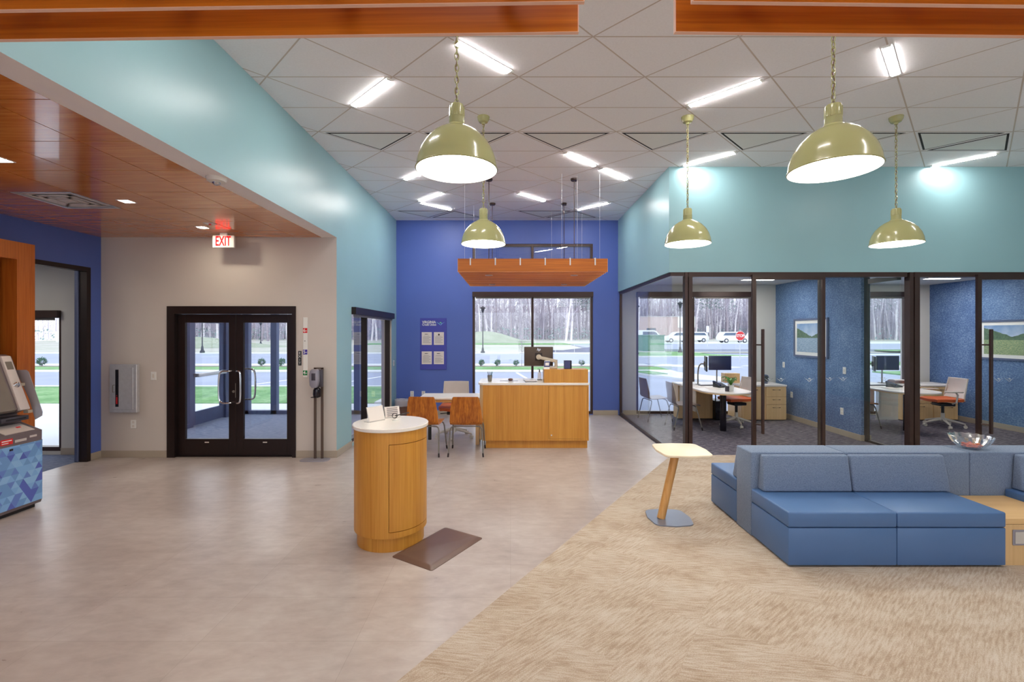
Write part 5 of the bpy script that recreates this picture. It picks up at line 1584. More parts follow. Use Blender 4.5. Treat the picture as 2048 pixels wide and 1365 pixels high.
# --- office furniture
def dshape(x0, x1, yb, yc, n=20):
    cx_, r = (x0 + x1) / 2, (x1 - x0) / 2
    P = [(x1, yb), (x0, yb), (x0, yc)]
    for k in range(1, n):
        a = PI + PI * k / n
        P.append((cx_ + r * math.cos(a), yc + r * math.sin(a)))
    P.append((x1, yc))
    return P
def office_set(dx, first):
    which = 'first' if first else 'second'
    cx_ = 3.90 + dx
    t = thing('office_desk', 'rounded white desk with black post leg in the %s office' % which, 'desk', (cx_, 9.0, 0), 0, 'rounded office desks')
    m = MB(); m.prism(dshape(-.44, .44, .98, -.52), .728, .748); m.build('tabletop', M['laminate'], t)
    m = MB(); m.prism(dshape(-.438, .438, .98, -.52), .708, .728); m.build('wood_edge', M['maplex'], t)
    m = MB(); m.cyl((0, -.47, 0), (0, -.47, .708), .055, seg=24); m.build('leg', M['blackgloss'], t)
    m = MB(); m.box(-.40, -.38, -.20, .62, .30, .70, bevel=.004, seg=1); m.build('modesty_panel', M['beigearm'], t, smooth=False)
    if first:
        m = MB(); m.box(-.42, .30, .66, .93, .02, .708); m.build('end_support', M['maple'], t, smooth=False)
    else:
        m = MB(); m.box(.08, .52, .34, .36, .05, .69, bevel=.004, seg=1); m.build('frosted_panel', M['acrylic'], t, smooth=False)
        m = MB(); m.box(-.42, -.36, .66, .93, .02, .708); m.build('end_support', M['maple'], t, smooth=False)
    m = MB(); m.tube([(.25, .5, .70), (.3, .52, .5), (.28, .5, .25), (.34, .55, .06), (.42, .5, .02)], .012, 6); m.build('cable_trunk', M['black'], t)
    # credenza
    if first: X0, X1, cols = 4.72, 5.63, (.0, .02)
    else: X0, X1 = 8.0, 9.13
    yf, yb = 9.50, 10.10
    t = thing('credenza', 'maple credenza with drawers against the window of the %s office' % which, 'credenza', ((X0 + X1) / 2, yf, 0), 0, 'maple office credenzas')
    h = (X1 - X0) / 2
    m = MB(); m.box(-h, h, .0, yb - yf, .02, .70); m.build('body', M['maple'], t, smooth=False)
    m = MB(); m.box(-h - .01, h + .01, -.02, yb - yf, .70, .735, bevel=.003, seg=1); m.build('worktop', M['laminate'], t, smooth=False)
    cw = .42 if first else .50
    sections = [(h - cw, h, ((.50, .69), (.34, .49), (.03, .33)))]
    if first: sections.append((-h, h - cw - .012, ((.03, .69),)))
    else: sections.append((-h, h - cw - .01, ((.36, .69), (.03, .35))))
    for (a, b, rows) in sections:
        for (z0, z1) in rows:
            m = MB(); m.box(a + .006, b - .006, -.018, 0, z0, z1, bevel=.002, seg=1)
            dr_ = m.build('drawer', M['maple'], t, smooth=False)
            m = MB(); c = (a + b) / 2; zz = z1 - .055; hw = .07 if first else .12
            m.tube([(c - hw, -.018, zz), (c - hw, -.04, zz), (c + hw, -.04, zz), (c + hw, -.018, zz)], .006, 6); m.build('handle', M['bronze'], dr_)
    # monitors
    mx = cx_ + .42 if first else cx_ + .51
    for kind in ('front', 'edge'):
        if kind == 'front':
            lab = 'dark monitor facing the room in the %s office' % which
            loc, rz = (mx, 9.58, 0), 0
        else:
            lab = 'monitor seen edge-on in the %s office' % which
            loc, rz = (mx - (.36 if first else .42), 9.40, 0), math.radians(72 if first else 57)
        t = thing('office_monitor', lab, 'monitor', loc, rz, 'office monitors')
        m = MB(); m.box(-.232, .232, 0, .025, 1.03, 1.325, bevel=.006); m.build('housing', M['screen'] if first and kind == 'front' else M['black'], t)
        if not first or kind == 'edge':
            m = MB(); m.box(-.222, .222, -.002, 0, 1.045, 1.315); m.build('screen', M['screen'], t, smooth=False)
        m = MB(); m.box(-.05, .05, .025, .05, 1.12, 1.22); m.tube(smooth_path([(0, .05, 1.17), (0, .12, 1.17), (0, .16, 1.05), (0, .16, .748)], 2), .014, 8); m.box(-.06, .06, .11, .21, .748, .76, bevel=.004, seg=1)
        m.build('arm', M['greymetal'], t)
    # papers, phone, keyboard
    t = thing('desk_phone', 'dark desk phone on the rounded desk of the %s office' % which, 'telephone', (cx_ + .16, 9.0, .748), .3)
    m = MB(); m.hexa([(-.10, -.09, 0), (.10, -.09, 0), (.10, .09, 0), (-.10, .09, 0), (-.10, -.09, .02), (.10, -.09, .02), (.10, .09, .08), (-.10, .09, .08)], bevel=.004); m.build('body', M['black'], t)
    m = MB(); m.tube([(-.075, -.09, .045), (-.075, -.05, .065), (-.075, .05, .095), (-.075, .10, .095)], [.022, .014, .014, .022], 10); m.build('handset', M['screen'], t)
    t = thing('keyboard', 'dark keyboard on the rounded desk of the %s office' % which, 'keyboard', (cx_ + .06, 9.28, .748), .1)
    m = MB(); m.box(-.20, .20, -.065, .065, 0, .018, bevel=.004, seg=1); m.build('body', M['dispdark'], t, smooth=False)
    for i, (px_, py_, r_) in enumerate(((cx_ - .26, 9.05, .2), (cx_ - .08, 8.78, -.15), (cx_ - .30, 9.45, .4))):
        o = MB().box(-.105, .105, -.14, .14, 0, .003 + .003 * i).build('paper_stack', M['paper'], None, smooth=False)
        tag(o, ['stack of papers on the left side of the desk in the %s office', 'sheet of paper near the rounded tip of the desk in the %s office', 'papers near the window end of the desk in the %s office'][i] % which, 'paper', 'papers on the office desks')
        o.location = (px_, py_, .748); o.rotation_euler = (0, 0, r_)
    # plant and dark vase
    t = thing('potted_plant', ('leafy green plant in a white pot on the desk of the first office' if first else 'tiny green plant in a glass on the desk of the second office'), 'plant', (cx_ + (.08 if first else .05), 8.40, .748), 0)
    sc_ = 1.0 if first else .5
    m = MB(); m.lathe([(0, 0), (.042 * sc_, 0), (.055 * sc_, .11 * sc_), (.048 * sc_, .11 * sc_), (.04 * sc_, .02), (0, .02)], seg=20); m.build('pot', M['white'] if first else M['acrylic'], t)
    m = MB()
    for k in range(11 if first else 6):
        a = k * 2.4; L = (.10 + .10 * ((k * 7) % 5) / 5) * sc_; hz = (.10 + .07 * ((k * 3) % 4) / 4) * sc_
        dx_, dy_ = math.cos(a), math.sin(a)
        P = []
        for i in range(6):
            q = i / 5
            c_ = (dx_ * L * q, dy_ * L * q, .10 * sc_ + hz * math.sin(q * 2.2) * 1.0)
            w_ = .035 * sc_ * math.sin(PI * (.12 + .86 * q))
            P.append([(c_[0] - dy_ * w_, c_[1] + dx_ * w_, c_[2] + .008), c_, (c_[0] + dy_ * w_, c_[1] - dx_ * w_, c_[2] + .008)])
        m.grid(P, thick=.002)
    m.build('leaves', M['leaf'], t)
    if first:
        t = thing('dark_glass_cup', 'dark glass cup in front of the leafy plant', 'cup', (cx_ - .02, 8.33, .748), 0)
        m = MB(); m.lathe([(0, 0), (.032, 0), (.036, .09), (.033, .09), (.029, .006), (0, .006)], seg=20); m.build('cup', M['dispdark'], t)
office_set(0, True)
office_set(3.37, False)
t = thing('desk_fan', 'round-cornered grey fan heater on the first office credenza', 'fan', (5.36, 9.78, .735), 0)
m = MB(); m.prism([(x, z + .10) for x, z in rsq(.062, .085, .055, bulge=.001)], -.03, .03, 'y', bevel=.008); m.build('housing', M['extmetal'], t)
m = MB(); m.prism([(x, z + .10) for x, z in rsq(.044, .065, .042, bulge=.001)], -.034, -.03, 'y'); m.build('grille', M['black'], t)
m = MB(); m.lathe([(0, 0), (.045, 0), (.045, .008), (.015, .016), (0, .016)], seg=20); m.build('foot', M['extmetal'], t)
t = thing('cardboard_box', 'light cardboard box standing behind the first office chair', 'box', (4.72, 9.98, .735), 0)
m = MB(); m.box(-.16, .16, -.09, .09, 0, .20); m.build('carton', M['maple'], t, smooth=False)
m = MB(); m.box(-.05, .05, -.0905, -.09, .03, .11); m.build('carton_label', M['brown'], t, smooth=False)
t = thing('computer_tower', 'black computer tower under the desk end of the first office', 'computer', (4.30, 9.72, 0), 0)
m = MB(); m.box(-.10, .10, -.2, .2, .01, .40, bevel=.008); m.build('case', M['black'], t)
m = MB(); m.box(-.09, .09, -.204, -.2, .03, .38); m.build('front_panel', M['blackgloss'], t, smooth=False)
for i, (a, mm, lab) in enumerate(((8.20, 'brown', 'brown box file lying on the second office credenza'), (8.56, 'paper', 'stack of white envelopes in a rack on the second office credenza'))):
    t = thing('box_file' if i == 0 else 'letter_rack', lab, 'file' if i == 0 else 'letter rack', (a, 9.85, .735), 0)
    if i == 0:
        m = MB(); m.box(-.14, .14, -.10, .10, 0, .06, bevel=.003, seg=1); m.build('case', M['brown'], t, smooth=False)
        m = MB(); m.box(-.12, .12, -.09, .09, .06, .075); m.build('papers', M['paper'], t, smooth=False)
    else:
        m = MB(); m.box(-.08, .08, -.06, .06, 0, .008); m.build('tray', M['acrylic'], t, smooth=False)
        m = MB()
        for k in range(4): m.hexa([(-.07 + .035 * k, -.05, .008), (-.066 + .035 * k, -.05, .008), (-.066 + .035 * k, .05, .008), (-.07 + .035 * k, .05, .008), (-.085 + .035 * k, -.05, .11), (-.081 + .035 * k, -.05, .11), (-.081 + .035 * k, .05, .11), (-.085 + .035 * k, .05, .11)])
        m.build('envelopes', M['paper'], t, smooth=False)
o = MB().box(-.06, .06, -.001, 0, -.07, .07).build('posted_sheet', M['paper'], None, smooth=False)
tag(o, 'white sheet taped to a drawer of the second office credenza', 'paper'); o.location = (8.36, 9.48, .50)
# ------------------------------------------------------------------ outside
G = -.10
def slab(name, poly, z0, z1, mat, label=None):
    m = MB(); m.prism(poly, z0, z1)
    return struct(m.build(name, mat, smooth=False), label)
def rect(x0, x1, y0, y1): return [(x0, y0), (x1, y0), (x1, y1), (x0, y1)]
slab('ground_parking', rect(-60, 110, 10.45, 46), G - .3, G, M['asphalt'], 'pale grey asphalt of parking and street')
slab('ground_parking_near', rect(-60, -6.3, 7.05, 10.45), G - .3, G, M['asphalt'])
slab('ground_sidewalk', rect(-26, -6.35, 7.06, 12.3), G, G + .03, M['kerb'], 'pale concrete walk by the entrance')
slab('ground_sidewalk_front', rect(-6.35, -2.7, 10.75, 12.3), G, G + .03, M['kerb'])
slab('lawn_near', rect(-30, -3.6, 12.3, 16.0), G, G + .05, M['grass'], 'green lawn strip outside the entrance')
slab('kerb_near', rect(-30, -3.4, 16.0, 16.25), G, G + .07, M['kerb'])
slab('kerb_corner', [(-3.6, 12.3), (-3.35, 12.3), (-3.35, 16.0), (-3.6, 16.0)], G, G + .07, M['kerb'])
slab('kerb_parking', rect(-50, 8.0, 22.2, 23.3), G, G + .06, M['kerb'])
slab('lawn_strip', rect(-50, 8.0, 23.3, 25.5), G, G + .06, M['grass'], 'narrow green strip with small shrubs')
slab('mulch_bed', rect(-40, 7.9, 25.5, 26.2), G, G + .07, M['mulch'])
slab('sidewalk_street', rect(-50, 8.0, 26.2, 28.0), G, G + .06, M['kerb'])
slab('kerb_street_far', rect(-60, 8.0, 41.8, 43.8), G, G + .08, M['kerb'])
for i, (a, b) in enumerate(((-9.5, -8.0), (-6.6, -5.1), (-3.4, -2.0), (.9, .25), (4.6, 3.9))):
    slab('road_marking_%d' % (i + 1), [(a, 17.2), (a + .12, 17.2), (b + .12, 22.2), (b, 22.2)], G, G + .005, M['paintline'])
# field rising towards the woods, with a low mound
m = MB()
xs = [-90 + 4 * k for k in range(52)]; ysf = [43.8, 50, 58, 66, 74, 82, 90, 100, 120, 150, 200]
P = []
for y in ysf:
    row = []
    for x in xs:
        z = G + .05 + .5 * max(0, (y - 44) / 56)
        row.append((x, y, z))
    P.append(row)
m.grid([[r[j] for r in P] for j in range(len(xs))])
bmesh.ops.recalc_face_normals(m.bm, faces=m.bm.faces)
m.paint(lambda f: None)
fo = struct(m.build('field', M['field']), 'pale dormant field below the woods')
def fz(y): return G + .05 + .5 * max(0, (min(y, 200) - 44) / 56)
def mound(x, y, rx, ry, h, lab, mat='mound'):
    m = MB(); P = []
    for i in range(10):
        r = i / 9
        P.append([(rx * r * math.cos(2 * PI * k / 28), ry * r * math.sin(2 * PI * k / 28), h * (math.cos(PI * r) + 1) / 2) for k in range(29)])
    m.grid(P)
    bmesh.ops.recalc_face_normals(m.bm, faces=m.bm.faces)
    o = struct(m.build('hill', M[mat]), lab); o.location = (x, y, fz(y) - .03)
mound(-4.5, 82, 9, 7, 1.9, 'low grassy mound before the woods')
mound(-42, 60, 15, 6, 1.3, 'grassy bank on the left')
# green bands in the field
slab('lawn_far', rect(-22, 12, 66, 74), fz(66), fz(74) + .02, M['grass'])
# right side: road, island, far kerb
slab('lawn_island', [(8.9, 37), (20.5, 37), (17.5, 40.5), (17.2, 52), (9.8, 58), (8.9, 50)], G, G + .08, M['grass'], 'green island with the utility box')
slab('kerb_island', [(8.3, 36.2), (21.6, 36.2), (20.5, 37), (8.9, 37)], G, G + .09, M['kerb'])
slab('kerb_bed', [(5.2, 22.5), (6.8, 18.6), (8.4, 17.2), (8.9, 18.8), (7.4, 22.5)], G, G + .09, M['kerb'])
slab('lawn_bed', [(5.6, 22.0), (6.2, 20.2), (6.9, 20.4), (6.6, 22.0)], G + .09, G + .12, M['grass'])
slab('sidewalk_crossing', [(8.0, 26.0), (11.5, 24.6), (12.6, 25.2), (9, 27.6)], G, G + .06, M['kerb'])
slab('kerb_right', [(14.0, 24.4), (40, 24.4), (40, 26.2), (13.0, 26.2)], G, G + .08, M['kerb'])
slab('lawn_right', [(13.6, 26.2), (40, 26.2), (40, 30), (16, 30)], G, G + .06, M['grass'])
slab('lawn_right_near', [(17.5, 14.5), (42, 14.5), (42, 22.5), (17.5, 22.5)], G, G + .06, M['grass'])
slab('kerb_right_far', [(28, 39.5), (70, 39.5), (70, 41), (28, 41)], G, G + .07, M['kerb'])
slab('lawn_right_far', [(36, 43.9), (90, 43.9), (90, 60), (36, 60)], G + .2, G + .26, M['grass'])
slab('road_far', rect(8.5, 80, 46, 68), G - .02, fz(68) + .05, M['asphalt'], 'asphalt road curving past the parked cars')
slab('kerb_far', rect(8.5, 80, 68, 69.2), G, fz(69) + .12, M['kerb'])
slab('lot_far', rect(8.5, 80, 69.2, 92), G, fz(80) + .02, M['kerb'], 'bright parking lot before the brick building')
LOTZ = fz(80) + .02

# --- trees
random.seed(11)
def branch(m, p, d, L, r, depth, mat=0):
    n = 3
    pts = [p]; rs = [r]
    q = Vector(p); dd = Vector(d)
    for i in range(n):
        dd = (dd + Vector((random.uniform(-.14, .14), random.uniform(-.14, .14), random.uniform(-.02, .12)))).normalized()
        q = q + dd * L / n
        pts.append(tuple(q)); rs.append(r * (1 - .25 * (i + 1)) if depth else r * (1 - .3 * (i + 1)))
    m.tube(pts, [max(x, .012) for x in rs], 4 if depth < 2 else 3, mat, cap=False)
    if depth < 2:
        for i in range(4 if depth == 0 else 3):
            k = random.randint(1, n)
            a = random.uniform(0, 2 * PI)
            nd = (dd + Vector((math.cos(a), math.sin(a), .25)) * random.uniform(.5, .9)).normalized()
            branch(m, pts[k], nd, L * random.uniform(.45, .65), rs[k] * .6, depth + 1, mat)
def tree_parts(h, lean=.02):
    t = MB(); c = MB()
    pts = []; rs = []
    x = y = 0
    n = 7
    for i in range(n + 1):
        z = h * i / n
        pts.append((x, y, z)); rs.append(.20 * (1 - .82 * i / n) * h / 16)
        x += random.uniform(-lean, lean) * h; y += random.uniform(-lean, lean) * h
    t.tube(pts, rs, 6)
    for i in range(2, n + 1):
        for k in range(3 if i < 4 else 5):
            a = random.uniform(0, 2 * PI)
            f = random.random()
            j = min(i, n - 1)
            p = Vector(pts[i]).lerp(Vector(pts[max(i - 1, 0)]), f)
            up = random.uniform(.5, 1.3)
            branch(c, tuple(p), Vector((math.cos(a), math.sin(a), up)).normalized(), h * random.uniform(.10, .2) * (1.15 - .5 * i / n), rs[i] * .45 + .012, 0)
    return t, c
protos = []
def make_tree(h, loc, label, group, bark='bark', twig='twig'):
    o = thing('bare_tree', label, 'tree', loc, random.uniform(0, 6.28), group)
    a, c = tree_parts(h)
    a.build('trunk', M[bark], o); c.build('bare_branches', M[twig], o, smooth=False)
    return o
def kids(o): return [x for x in D.objects if x.parent == o]
spots = []
# woods: a belt behind the field
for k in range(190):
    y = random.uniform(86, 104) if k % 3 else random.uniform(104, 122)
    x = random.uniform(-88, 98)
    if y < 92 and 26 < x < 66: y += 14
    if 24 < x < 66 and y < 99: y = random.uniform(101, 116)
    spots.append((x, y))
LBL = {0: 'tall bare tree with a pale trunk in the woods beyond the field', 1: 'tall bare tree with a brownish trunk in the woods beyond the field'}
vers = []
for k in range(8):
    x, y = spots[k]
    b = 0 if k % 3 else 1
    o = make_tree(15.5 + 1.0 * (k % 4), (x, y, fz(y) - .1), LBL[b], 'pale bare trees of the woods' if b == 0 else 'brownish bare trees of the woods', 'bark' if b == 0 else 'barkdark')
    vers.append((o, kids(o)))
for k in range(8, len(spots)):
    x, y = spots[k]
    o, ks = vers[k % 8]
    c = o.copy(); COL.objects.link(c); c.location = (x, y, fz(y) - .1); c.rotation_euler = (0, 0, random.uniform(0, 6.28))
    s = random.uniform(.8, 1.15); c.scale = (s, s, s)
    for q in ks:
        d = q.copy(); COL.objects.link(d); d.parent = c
# evergreens
def make_pine(h, loc):
    o = thing('pine_tree', 'tall thin pine with high bluish needles among the bare trees', 'tree', loc, 0, 'pines of the woods')
    m = MB(); m.tube([(0, 0, 0), (.1, 0, h * .5), (0, .1, h)], [.22, .16, .05], 6); m.build('trunk', M['barkdark'], o)
    m = MB()
    for k in range(520):
        z = h * random.uniform(.42, 1.0); R = (1.12 - z / h) * 4.2 + .4
        a = random.uniform(0, 6.28); r = random.uniform(.2, 1) * R
        c = Vector((r * math.cos(a), r * math.sin(a), z + random.uniform(-.4, .4)))
        for q in range(3):
            d1 = Vector((random.uniform(-1, 1), random.uniform(-1, 1), random.uniform(-.5, .5))).normalized() * random.uniform(.16, .4)
            d2 = d1.orthogonal().normalized() * random.uniform(.03, .09)
            m.quad(c - d1, c - d2, c + d1, c + d2)
    m.build('needles', M['needle'], o, smooth=False)
    return o
pv = [make_pine(17, (14, 108, .4)), make_pine(19, (22, 101, .4)), make_pine(16, (52, 112, .4))]
for k in range(34):
    x = random.uniform(16, 96) if k % 4 else random.uniform(-70, 14)
    y = random.uniform(100, 124)
    o = pv[k % 3]
    c = o.copy(); COL.objects.link(c); c.location = (x, y, .4); c.rotation_euler = (0, 0, random.uniform(0, 6.28)); s = random.uniform(.8, 1.1); c.scale = (s, s, s)
    for q in kids(o):
        d = q.copy(); COL.objects.link(d); d.parent = c
# uncountable thicket between and behind the trunks
m = MB()
for k in range(15000):
    x = random.uniform(-100, 110); y = random.uniform(96, 132)
    if 22 < x < 66: y = random.uniform(112, 132)
    h = random.uniform(3, 13) * (1.25 if y > 110 else 1)
    lx, ly = random.uniform(-.6, .6), random.uniform(-.4, .4)
    w = random.uniform(.018, .05) if random.random() < .9 else random.uniform(.06, .11)
    a = random.uniform(0, PI)
    dx, dy = math.cos(a) * w, math.sin(a) * w
    z = fz(y) - .1
    m.quad((x - dx, y - dy, z), (x + dx, y + dy, z), (x + lx + dx * .3, y + ly, z + h), (x + lx - dx * .3, y + ly, z + h))
    for q in range(4):
        t_ = random.uniform(.3, .9); bx, bz = x + lx * t_, z + h * t_
        e = random.uniform(-1.4, 1.4)
        f_ = bz + random.uniform(.4, 1.8); m.quad((bx, y, bz), (bx + .03, y + .03, bz - .03), (bx + e + .01, y + .2, f_), (bx + e, y + .17, f_ + .015))
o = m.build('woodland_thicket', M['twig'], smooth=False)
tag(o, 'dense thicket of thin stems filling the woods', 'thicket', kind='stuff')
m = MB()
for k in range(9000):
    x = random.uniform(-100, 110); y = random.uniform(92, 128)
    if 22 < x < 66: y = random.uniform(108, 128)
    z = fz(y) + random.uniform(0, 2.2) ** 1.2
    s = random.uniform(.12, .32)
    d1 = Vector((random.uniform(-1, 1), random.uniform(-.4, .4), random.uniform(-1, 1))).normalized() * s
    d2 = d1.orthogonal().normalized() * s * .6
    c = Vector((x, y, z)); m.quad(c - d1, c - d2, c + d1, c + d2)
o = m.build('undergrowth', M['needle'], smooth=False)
tag(o, 'grey-green undergrowth at the foot of the woods', 'undergrowth', kind='stuff')

# small shrubs
def shrub(loc, s, label):
    o = thing('small_shrub', label, 'shrub', loc, 0, 'small round shrubs along the street')
    m = MB()
    for k in range(5): m.tube([(0, 0, 0), (.05 * math.cos(k * 1.3), .05 * math.sin(k * 1.3), .14), (.13 * math.cos(k * 1.3), .13 * math.sin(k * 1.3), .3)], .006, 4)
    m.build('stems', M['barkdark'], o)
    m = MB()
    for k in range(240):
        v = Vector((random.gauss(0, 1), random.gauss(0, 1), random.gauss(0, 1))).normalized() * random.uniform(.55, 1) * .2
        c = Vector((v.x, v.y, v.z * 1.05 + .23))
        d1 = (v.normalized() + Vector((random.uniform(-.6, .6), random.uniform(-.6, .6), random.uniform(0, 1)))).normalized() * .055
        d2 = d1.orthogonal().normalized() * .02
        m.quad(c - d1, c - d2, c + d1, c + d2)
    m.build('foliage', M['shrub'], o, smooth=False)
    o.scale = (s, s, s)
    return o
s0 = shrub((-1.6, 25.8, G + .07), .85, 'small shrub leftmost in the picture window')
for x, y, s, lab in ((-.72, 25.8, .85, 'small shrub beside the leftmost one in the picture window'), (.32, 25.8, .85, 'small shrub at the foot of the young street tree'), (3.95, 25.8, .9, 'small shrub right of the monitor in the picture window'),
                     (-13.8, 25.8, 1.0, 'left shrub seen through the right entrance door'), (-12.7, 25.8, 1.0, 'right shrub seen through the right entrance door'),
                     (-8.2, 25.8, 1.0, 'shrub seen through the window in the teal wall'), (-6.9, 25.8, 1.0, 'second shrub seen through the window in the teal wall'), (-26.0, 25.8, 1.15, 'shrub seen through the side room window')):
    c = s0.copy(); COL.objects.link(c); c.location = (x, y, G + .07); c.scale = (s, s, s); c['label'] = lab; c.rotation_euler = (0, 0, x)
    for q in kids(s0):
        d = q.copy(); COL.objects.link(d); d.parent = c
o = thing('young_street_tree', 'thin bare young tree with a stake behind the monitor', 'tree', (.62, 25.8, G + .07), 0)
m = MB(); m.tube([(0, 0, 0), (.02, 0, .7), (0, 0, 1.75)], [.02, .015, .006], 6); m.build('trunk', M['barkdark'], o)
m = MB()
for k in range(16):
    z = .75 + .06 * k; a = k * 2.4
    m.tube([(0, 0, z), (.16 * math.cos(a), .16 * math.sin(a), z + .18), (.27 * math.cos(a), .27 * math.sin(a), z + .42)], [.008, .005, .003], 4)
m.build('bare_branches', M['barkdark'], o)
m = MB(); m.box(-.12, .12, -.01, .01, .70, .725); m.build('stake_bar', M['barkdark'], o)

# street lamps
def lamp(loc, h, label):
    o = thing('street_lamp', label, 'street lamp', loc, 0, 'black lantern street lamps')
    m = MB(); m.lathe([(0, 0), (.20, 0), (.20, .12), (.12, .2), (.09, .45), (.055, .5)], seg=12); m.build('base', M['blackmetal'], o)
    m = MB(); m.cyl((0, 0, .45), (0, 0, h - .55), .055, .04, 8); m.build('pole', M['blackmetal'], o)
    m = MB(); m.lathe([(.05, h - .55), (.08, h - .5), (.16, h - .2), (.27, h - .12), (.22, h - .05), (.06, h + .02), (0, h + .1)], seg=12); m.build('lantern', M['blackmetal'], o)
    return o
l0 = lamp((-2.55, 42.8, G + .08), 4.25, 'street lamp seen at the left of the picture window')
for x, y, hs, lab in ((10.9, 40.2, 1.0, 'street lamp left of the utility box'), (-37.6, 70, .75, 'street lamp seen through the right entrance door'), (-28.5, 43.0, 1.3, 'street lamp seen through the left entrance door'), (16.05, 44, 1.12, 'tall street lamp behind the glass corner post')):
    c = l0.copy(); COL.objects.link(c); c.location = (x, y, G + .08 if y < 60 else fz(y)); c['label'] = lab; c.scale = (1, 1, hs)
    for q in kids(l0):
        d = q.copy(); COL.objects.link(d); d.parent = c

# silt fence
o = thing('silt_fence', 'sagging grey silt fence at the edge of the field', 'fence', (5.9, 44.5, fz(44.5)), 0)
m = MB()
P = []
for i in range(17):
    x = -1.9 + .25 * i
    hh = .22 + .33 * max(0, (i - 4) / 12)
    P.append([(x, .05 * math.sin(i * 1.3), 0), (x, .05 * math.sin(i * 1.3) + .03, hh * .5), (x, .05 * math.cos(i), hh)])
m.grid(P, thick=.01); m.build('cloth', M['siltcloth'], o)
for x in (-1.6, 0.2, 1.9):
    m = MB(); m.box(x - .02, x + .02, -.08, -.05, -.05, .75); m.build('post', M['kerb'], o, smooth=False)

# utility box
o = thing('utility_box', 'green metal utility box on the grass island', 'utility box', (13.6, 45, G + .08), 0)
m = MB(); m.box(-1.03, 1.03, -.8, .8, .1, 1.55, bevel=.02, seg=1); m.build('cabinet', M['boxgreen'], o, smooth=False)
m = MB(); m.box(-1.08, 1.08, -.85, .85, 1.55, 1.65, bevel=.02, seg=1); m.build('lid', M['boxgreen'], o, smooth=False)
m = MB(); m.box(-1.1, 1.1, -.87, .87, 0, .1); m.build('concrete_pad', M['kerb'], o, smooth=False)
m = MB(); m.box(-.9, -.35, -.815, -.8, .2, 1.4); m.build('access_door', M['boxgreen'], o, smooth=False)
# stop sign
o = thing('stop_sign', 'red octagonal STOP sign outside the first office', 'stop sign', (14.08, 28.5, G + .06), 0)
m = MB(); m.cyl((0, .03, 0), (0, .03, 2.0), .022, seg=8); m.build('post', M['steel'], o)
m = MB(); m.prism([(.305 * math.cos(PI / 8 + k * PI / 4), .305 * math.sin(PI / 8 + k * PI / 4) + 1.67) for k in range(8)], -.004, .004, 'y'); m.build('sign_border', M['white'], o, smooth=False)
m = MB(); m.prism([(.285 * math.cos(PI / 8 + k * PI / 4), .285 * math.sin(PI / 8 + k * PI / 4) + 1.67) for k in range(8)], -.010, -.004, 'y'); m.build('sign_face', M['red'], o, smooth=False)
text('lettering', 'STOP', .235, M['white'], o, (0, -.0115, 1.67), bold=.006, sx=.88)
for x, y, lab in ((23.3, 55, 'thin white marker sign on a post by the far road'),):
    o = thing('marker_sign', lab, 'road sign', (x, y, G), 0)
    m = MB(); m.cyl((0, 0, 0), (0, 0, 2.4), .05, seg=8); m.build('post', M['kerb'], o)
    m = MB(); m.box(-.17, .17, -.06, -.04, 2.0, 2.75); m.build('sign_face', M['white'], o, smooth=False)
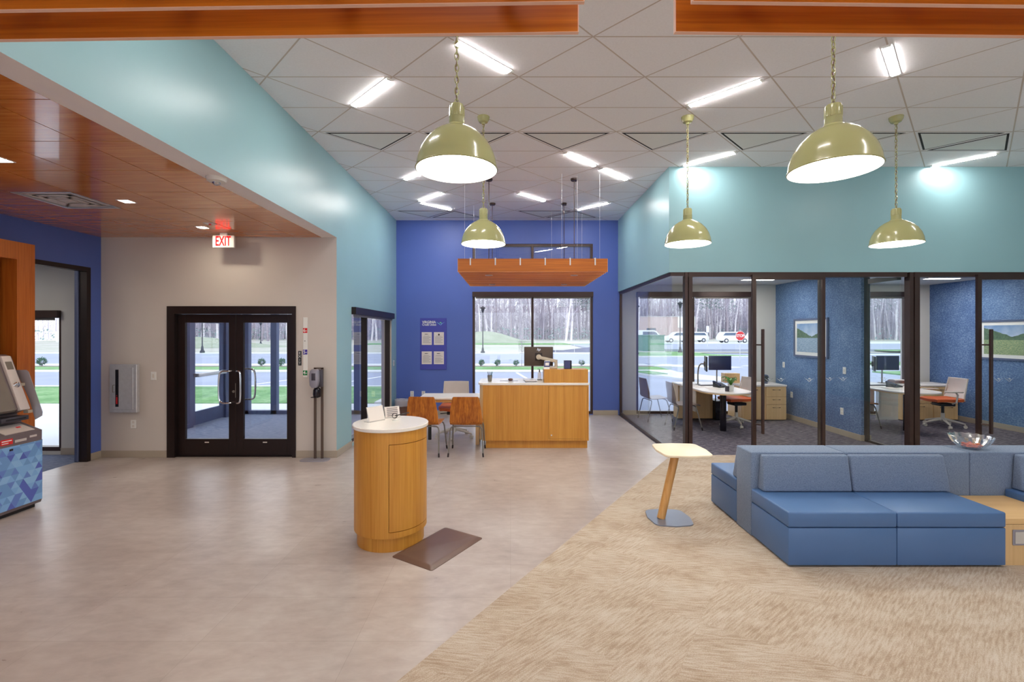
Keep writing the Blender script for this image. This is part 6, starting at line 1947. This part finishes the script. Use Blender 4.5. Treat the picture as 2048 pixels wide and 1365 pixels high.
# brick building
o = thing('brick_building', 'low tan brick building behind the parked cars', 'building', (33.5, 99, LOTZ), 0)
m = MB(); m.holes('y', -.3, 0, -6.4, 5.6, -.3, 5.0, [(-4.6, -2.6, 1.6, 2.6)]); m.box(5.3, 5.6, 0, 7, -.3, 5.0); m.box(-6.4, -6.1, 0, 7, -.3, 5.0); m.box(-6.4, 5.6, 6.7, 7, -.3, 5.0)
m.build('wall', M['brick'], o, smooth=False)
m = MB(); m.box(-6.5, 5.7, -.4, 7.1, 5.0, 5.12); m.build('roof', M['kerb'], o, smooth=False)
m = MB(); m.box(2.0, 5.65, -.45, -.3, 2.7, 4.95); m.build('white_panel', M['white'], o, smooth=False)
m = MB(); m.box(-4.6, -2.6, -.1, -.06, 1.6, 2.6); m.build('window', M['carglass'], o, smooth=False)
# parked cars
def car(x, y, label, kind='suv', flip=1):
    o = thing('parked_car', label, 'car', (x, y, LOTZ), 0, 'white cars on the far parking lot')
    z0 = .32
    if kind == 'suv': P = [(-2.35, .45), (-2.38, .85), (-2.25, 1.12), (-1.9, 1.62), (-1.6, 1.72), (.35, 1.72), (.75, 1.62), (1.35, 1.15), (2.15, .98), (2.36, .75), (2.38, .45), (2.2, .3), (-2.2, .3)]
    else: P = [(-2.7, .45), (-2.72, 1.0), (-2.68, 1.85), (-2.5, 1.98), (.8, 1.98), (1.2, 1.8), (1.7, 1.25), (2.5, 1.1), (2.7, .8), (2.7, .45), (2.5, .3), (-2.5, .3)]
    P = [(a * flip, b) for a, b in P]
    m = MB(); m.prism(P, -.88, .88, 'y', bevel=.07, seg=2); m.build('body', M['carwhite'], o)
    W_ = [(-1.95, 1.15), (-1.62, 1.56), (.32, 1.58), (.62, 1.5), (1.08, 1.15)] if kind == 'suv' else [(-1.0, 1.25), (-1.0, 1.75), (.75, 1.78), (1.05, 1.68), (1.4, 1.27)]
    m = MB()
    for s in (-1, 1): m.prism([(a * flip, b) for a, b in W_], s * .885 - .004, s * .885 + .004, 'y')
    m.build('side_windows', M['carglass'], o, smooth=False)
    for wx in (-1.45, 1.45):
        for s in (-1, 1):
            m = MB(); m.cyl((wx, s * .72, .34), (wx, s * .9, .34), .34, seg=20); w_ = m.build('wheel', M['tyre'], o)
            m = MB(); m.cyl((wx, s * .9, .34), (wx, s * .91, .34), .2, seg=14); m.build('hubcap', M['steel'], w_)
    return o
car(21.8, 74, 'white van behind the green utility box', 'van', 1)
car(27.4, 76, 'white car beside the van on the far lot', 'suv', -1)
car(31.0, 79, 'white hatchback in the middle of the far lot', 'suv', -1)
car(35.4, 74, 'white car left of the stop sign on the far lot', 'suv', 1)
car(40.6, 75, 'white car right of the stop sign on the far lot', 'suv', 1)
o = car(-63, 68, 'white truck seen through the side room window', 'van', 1); o.location.z = fz(68)
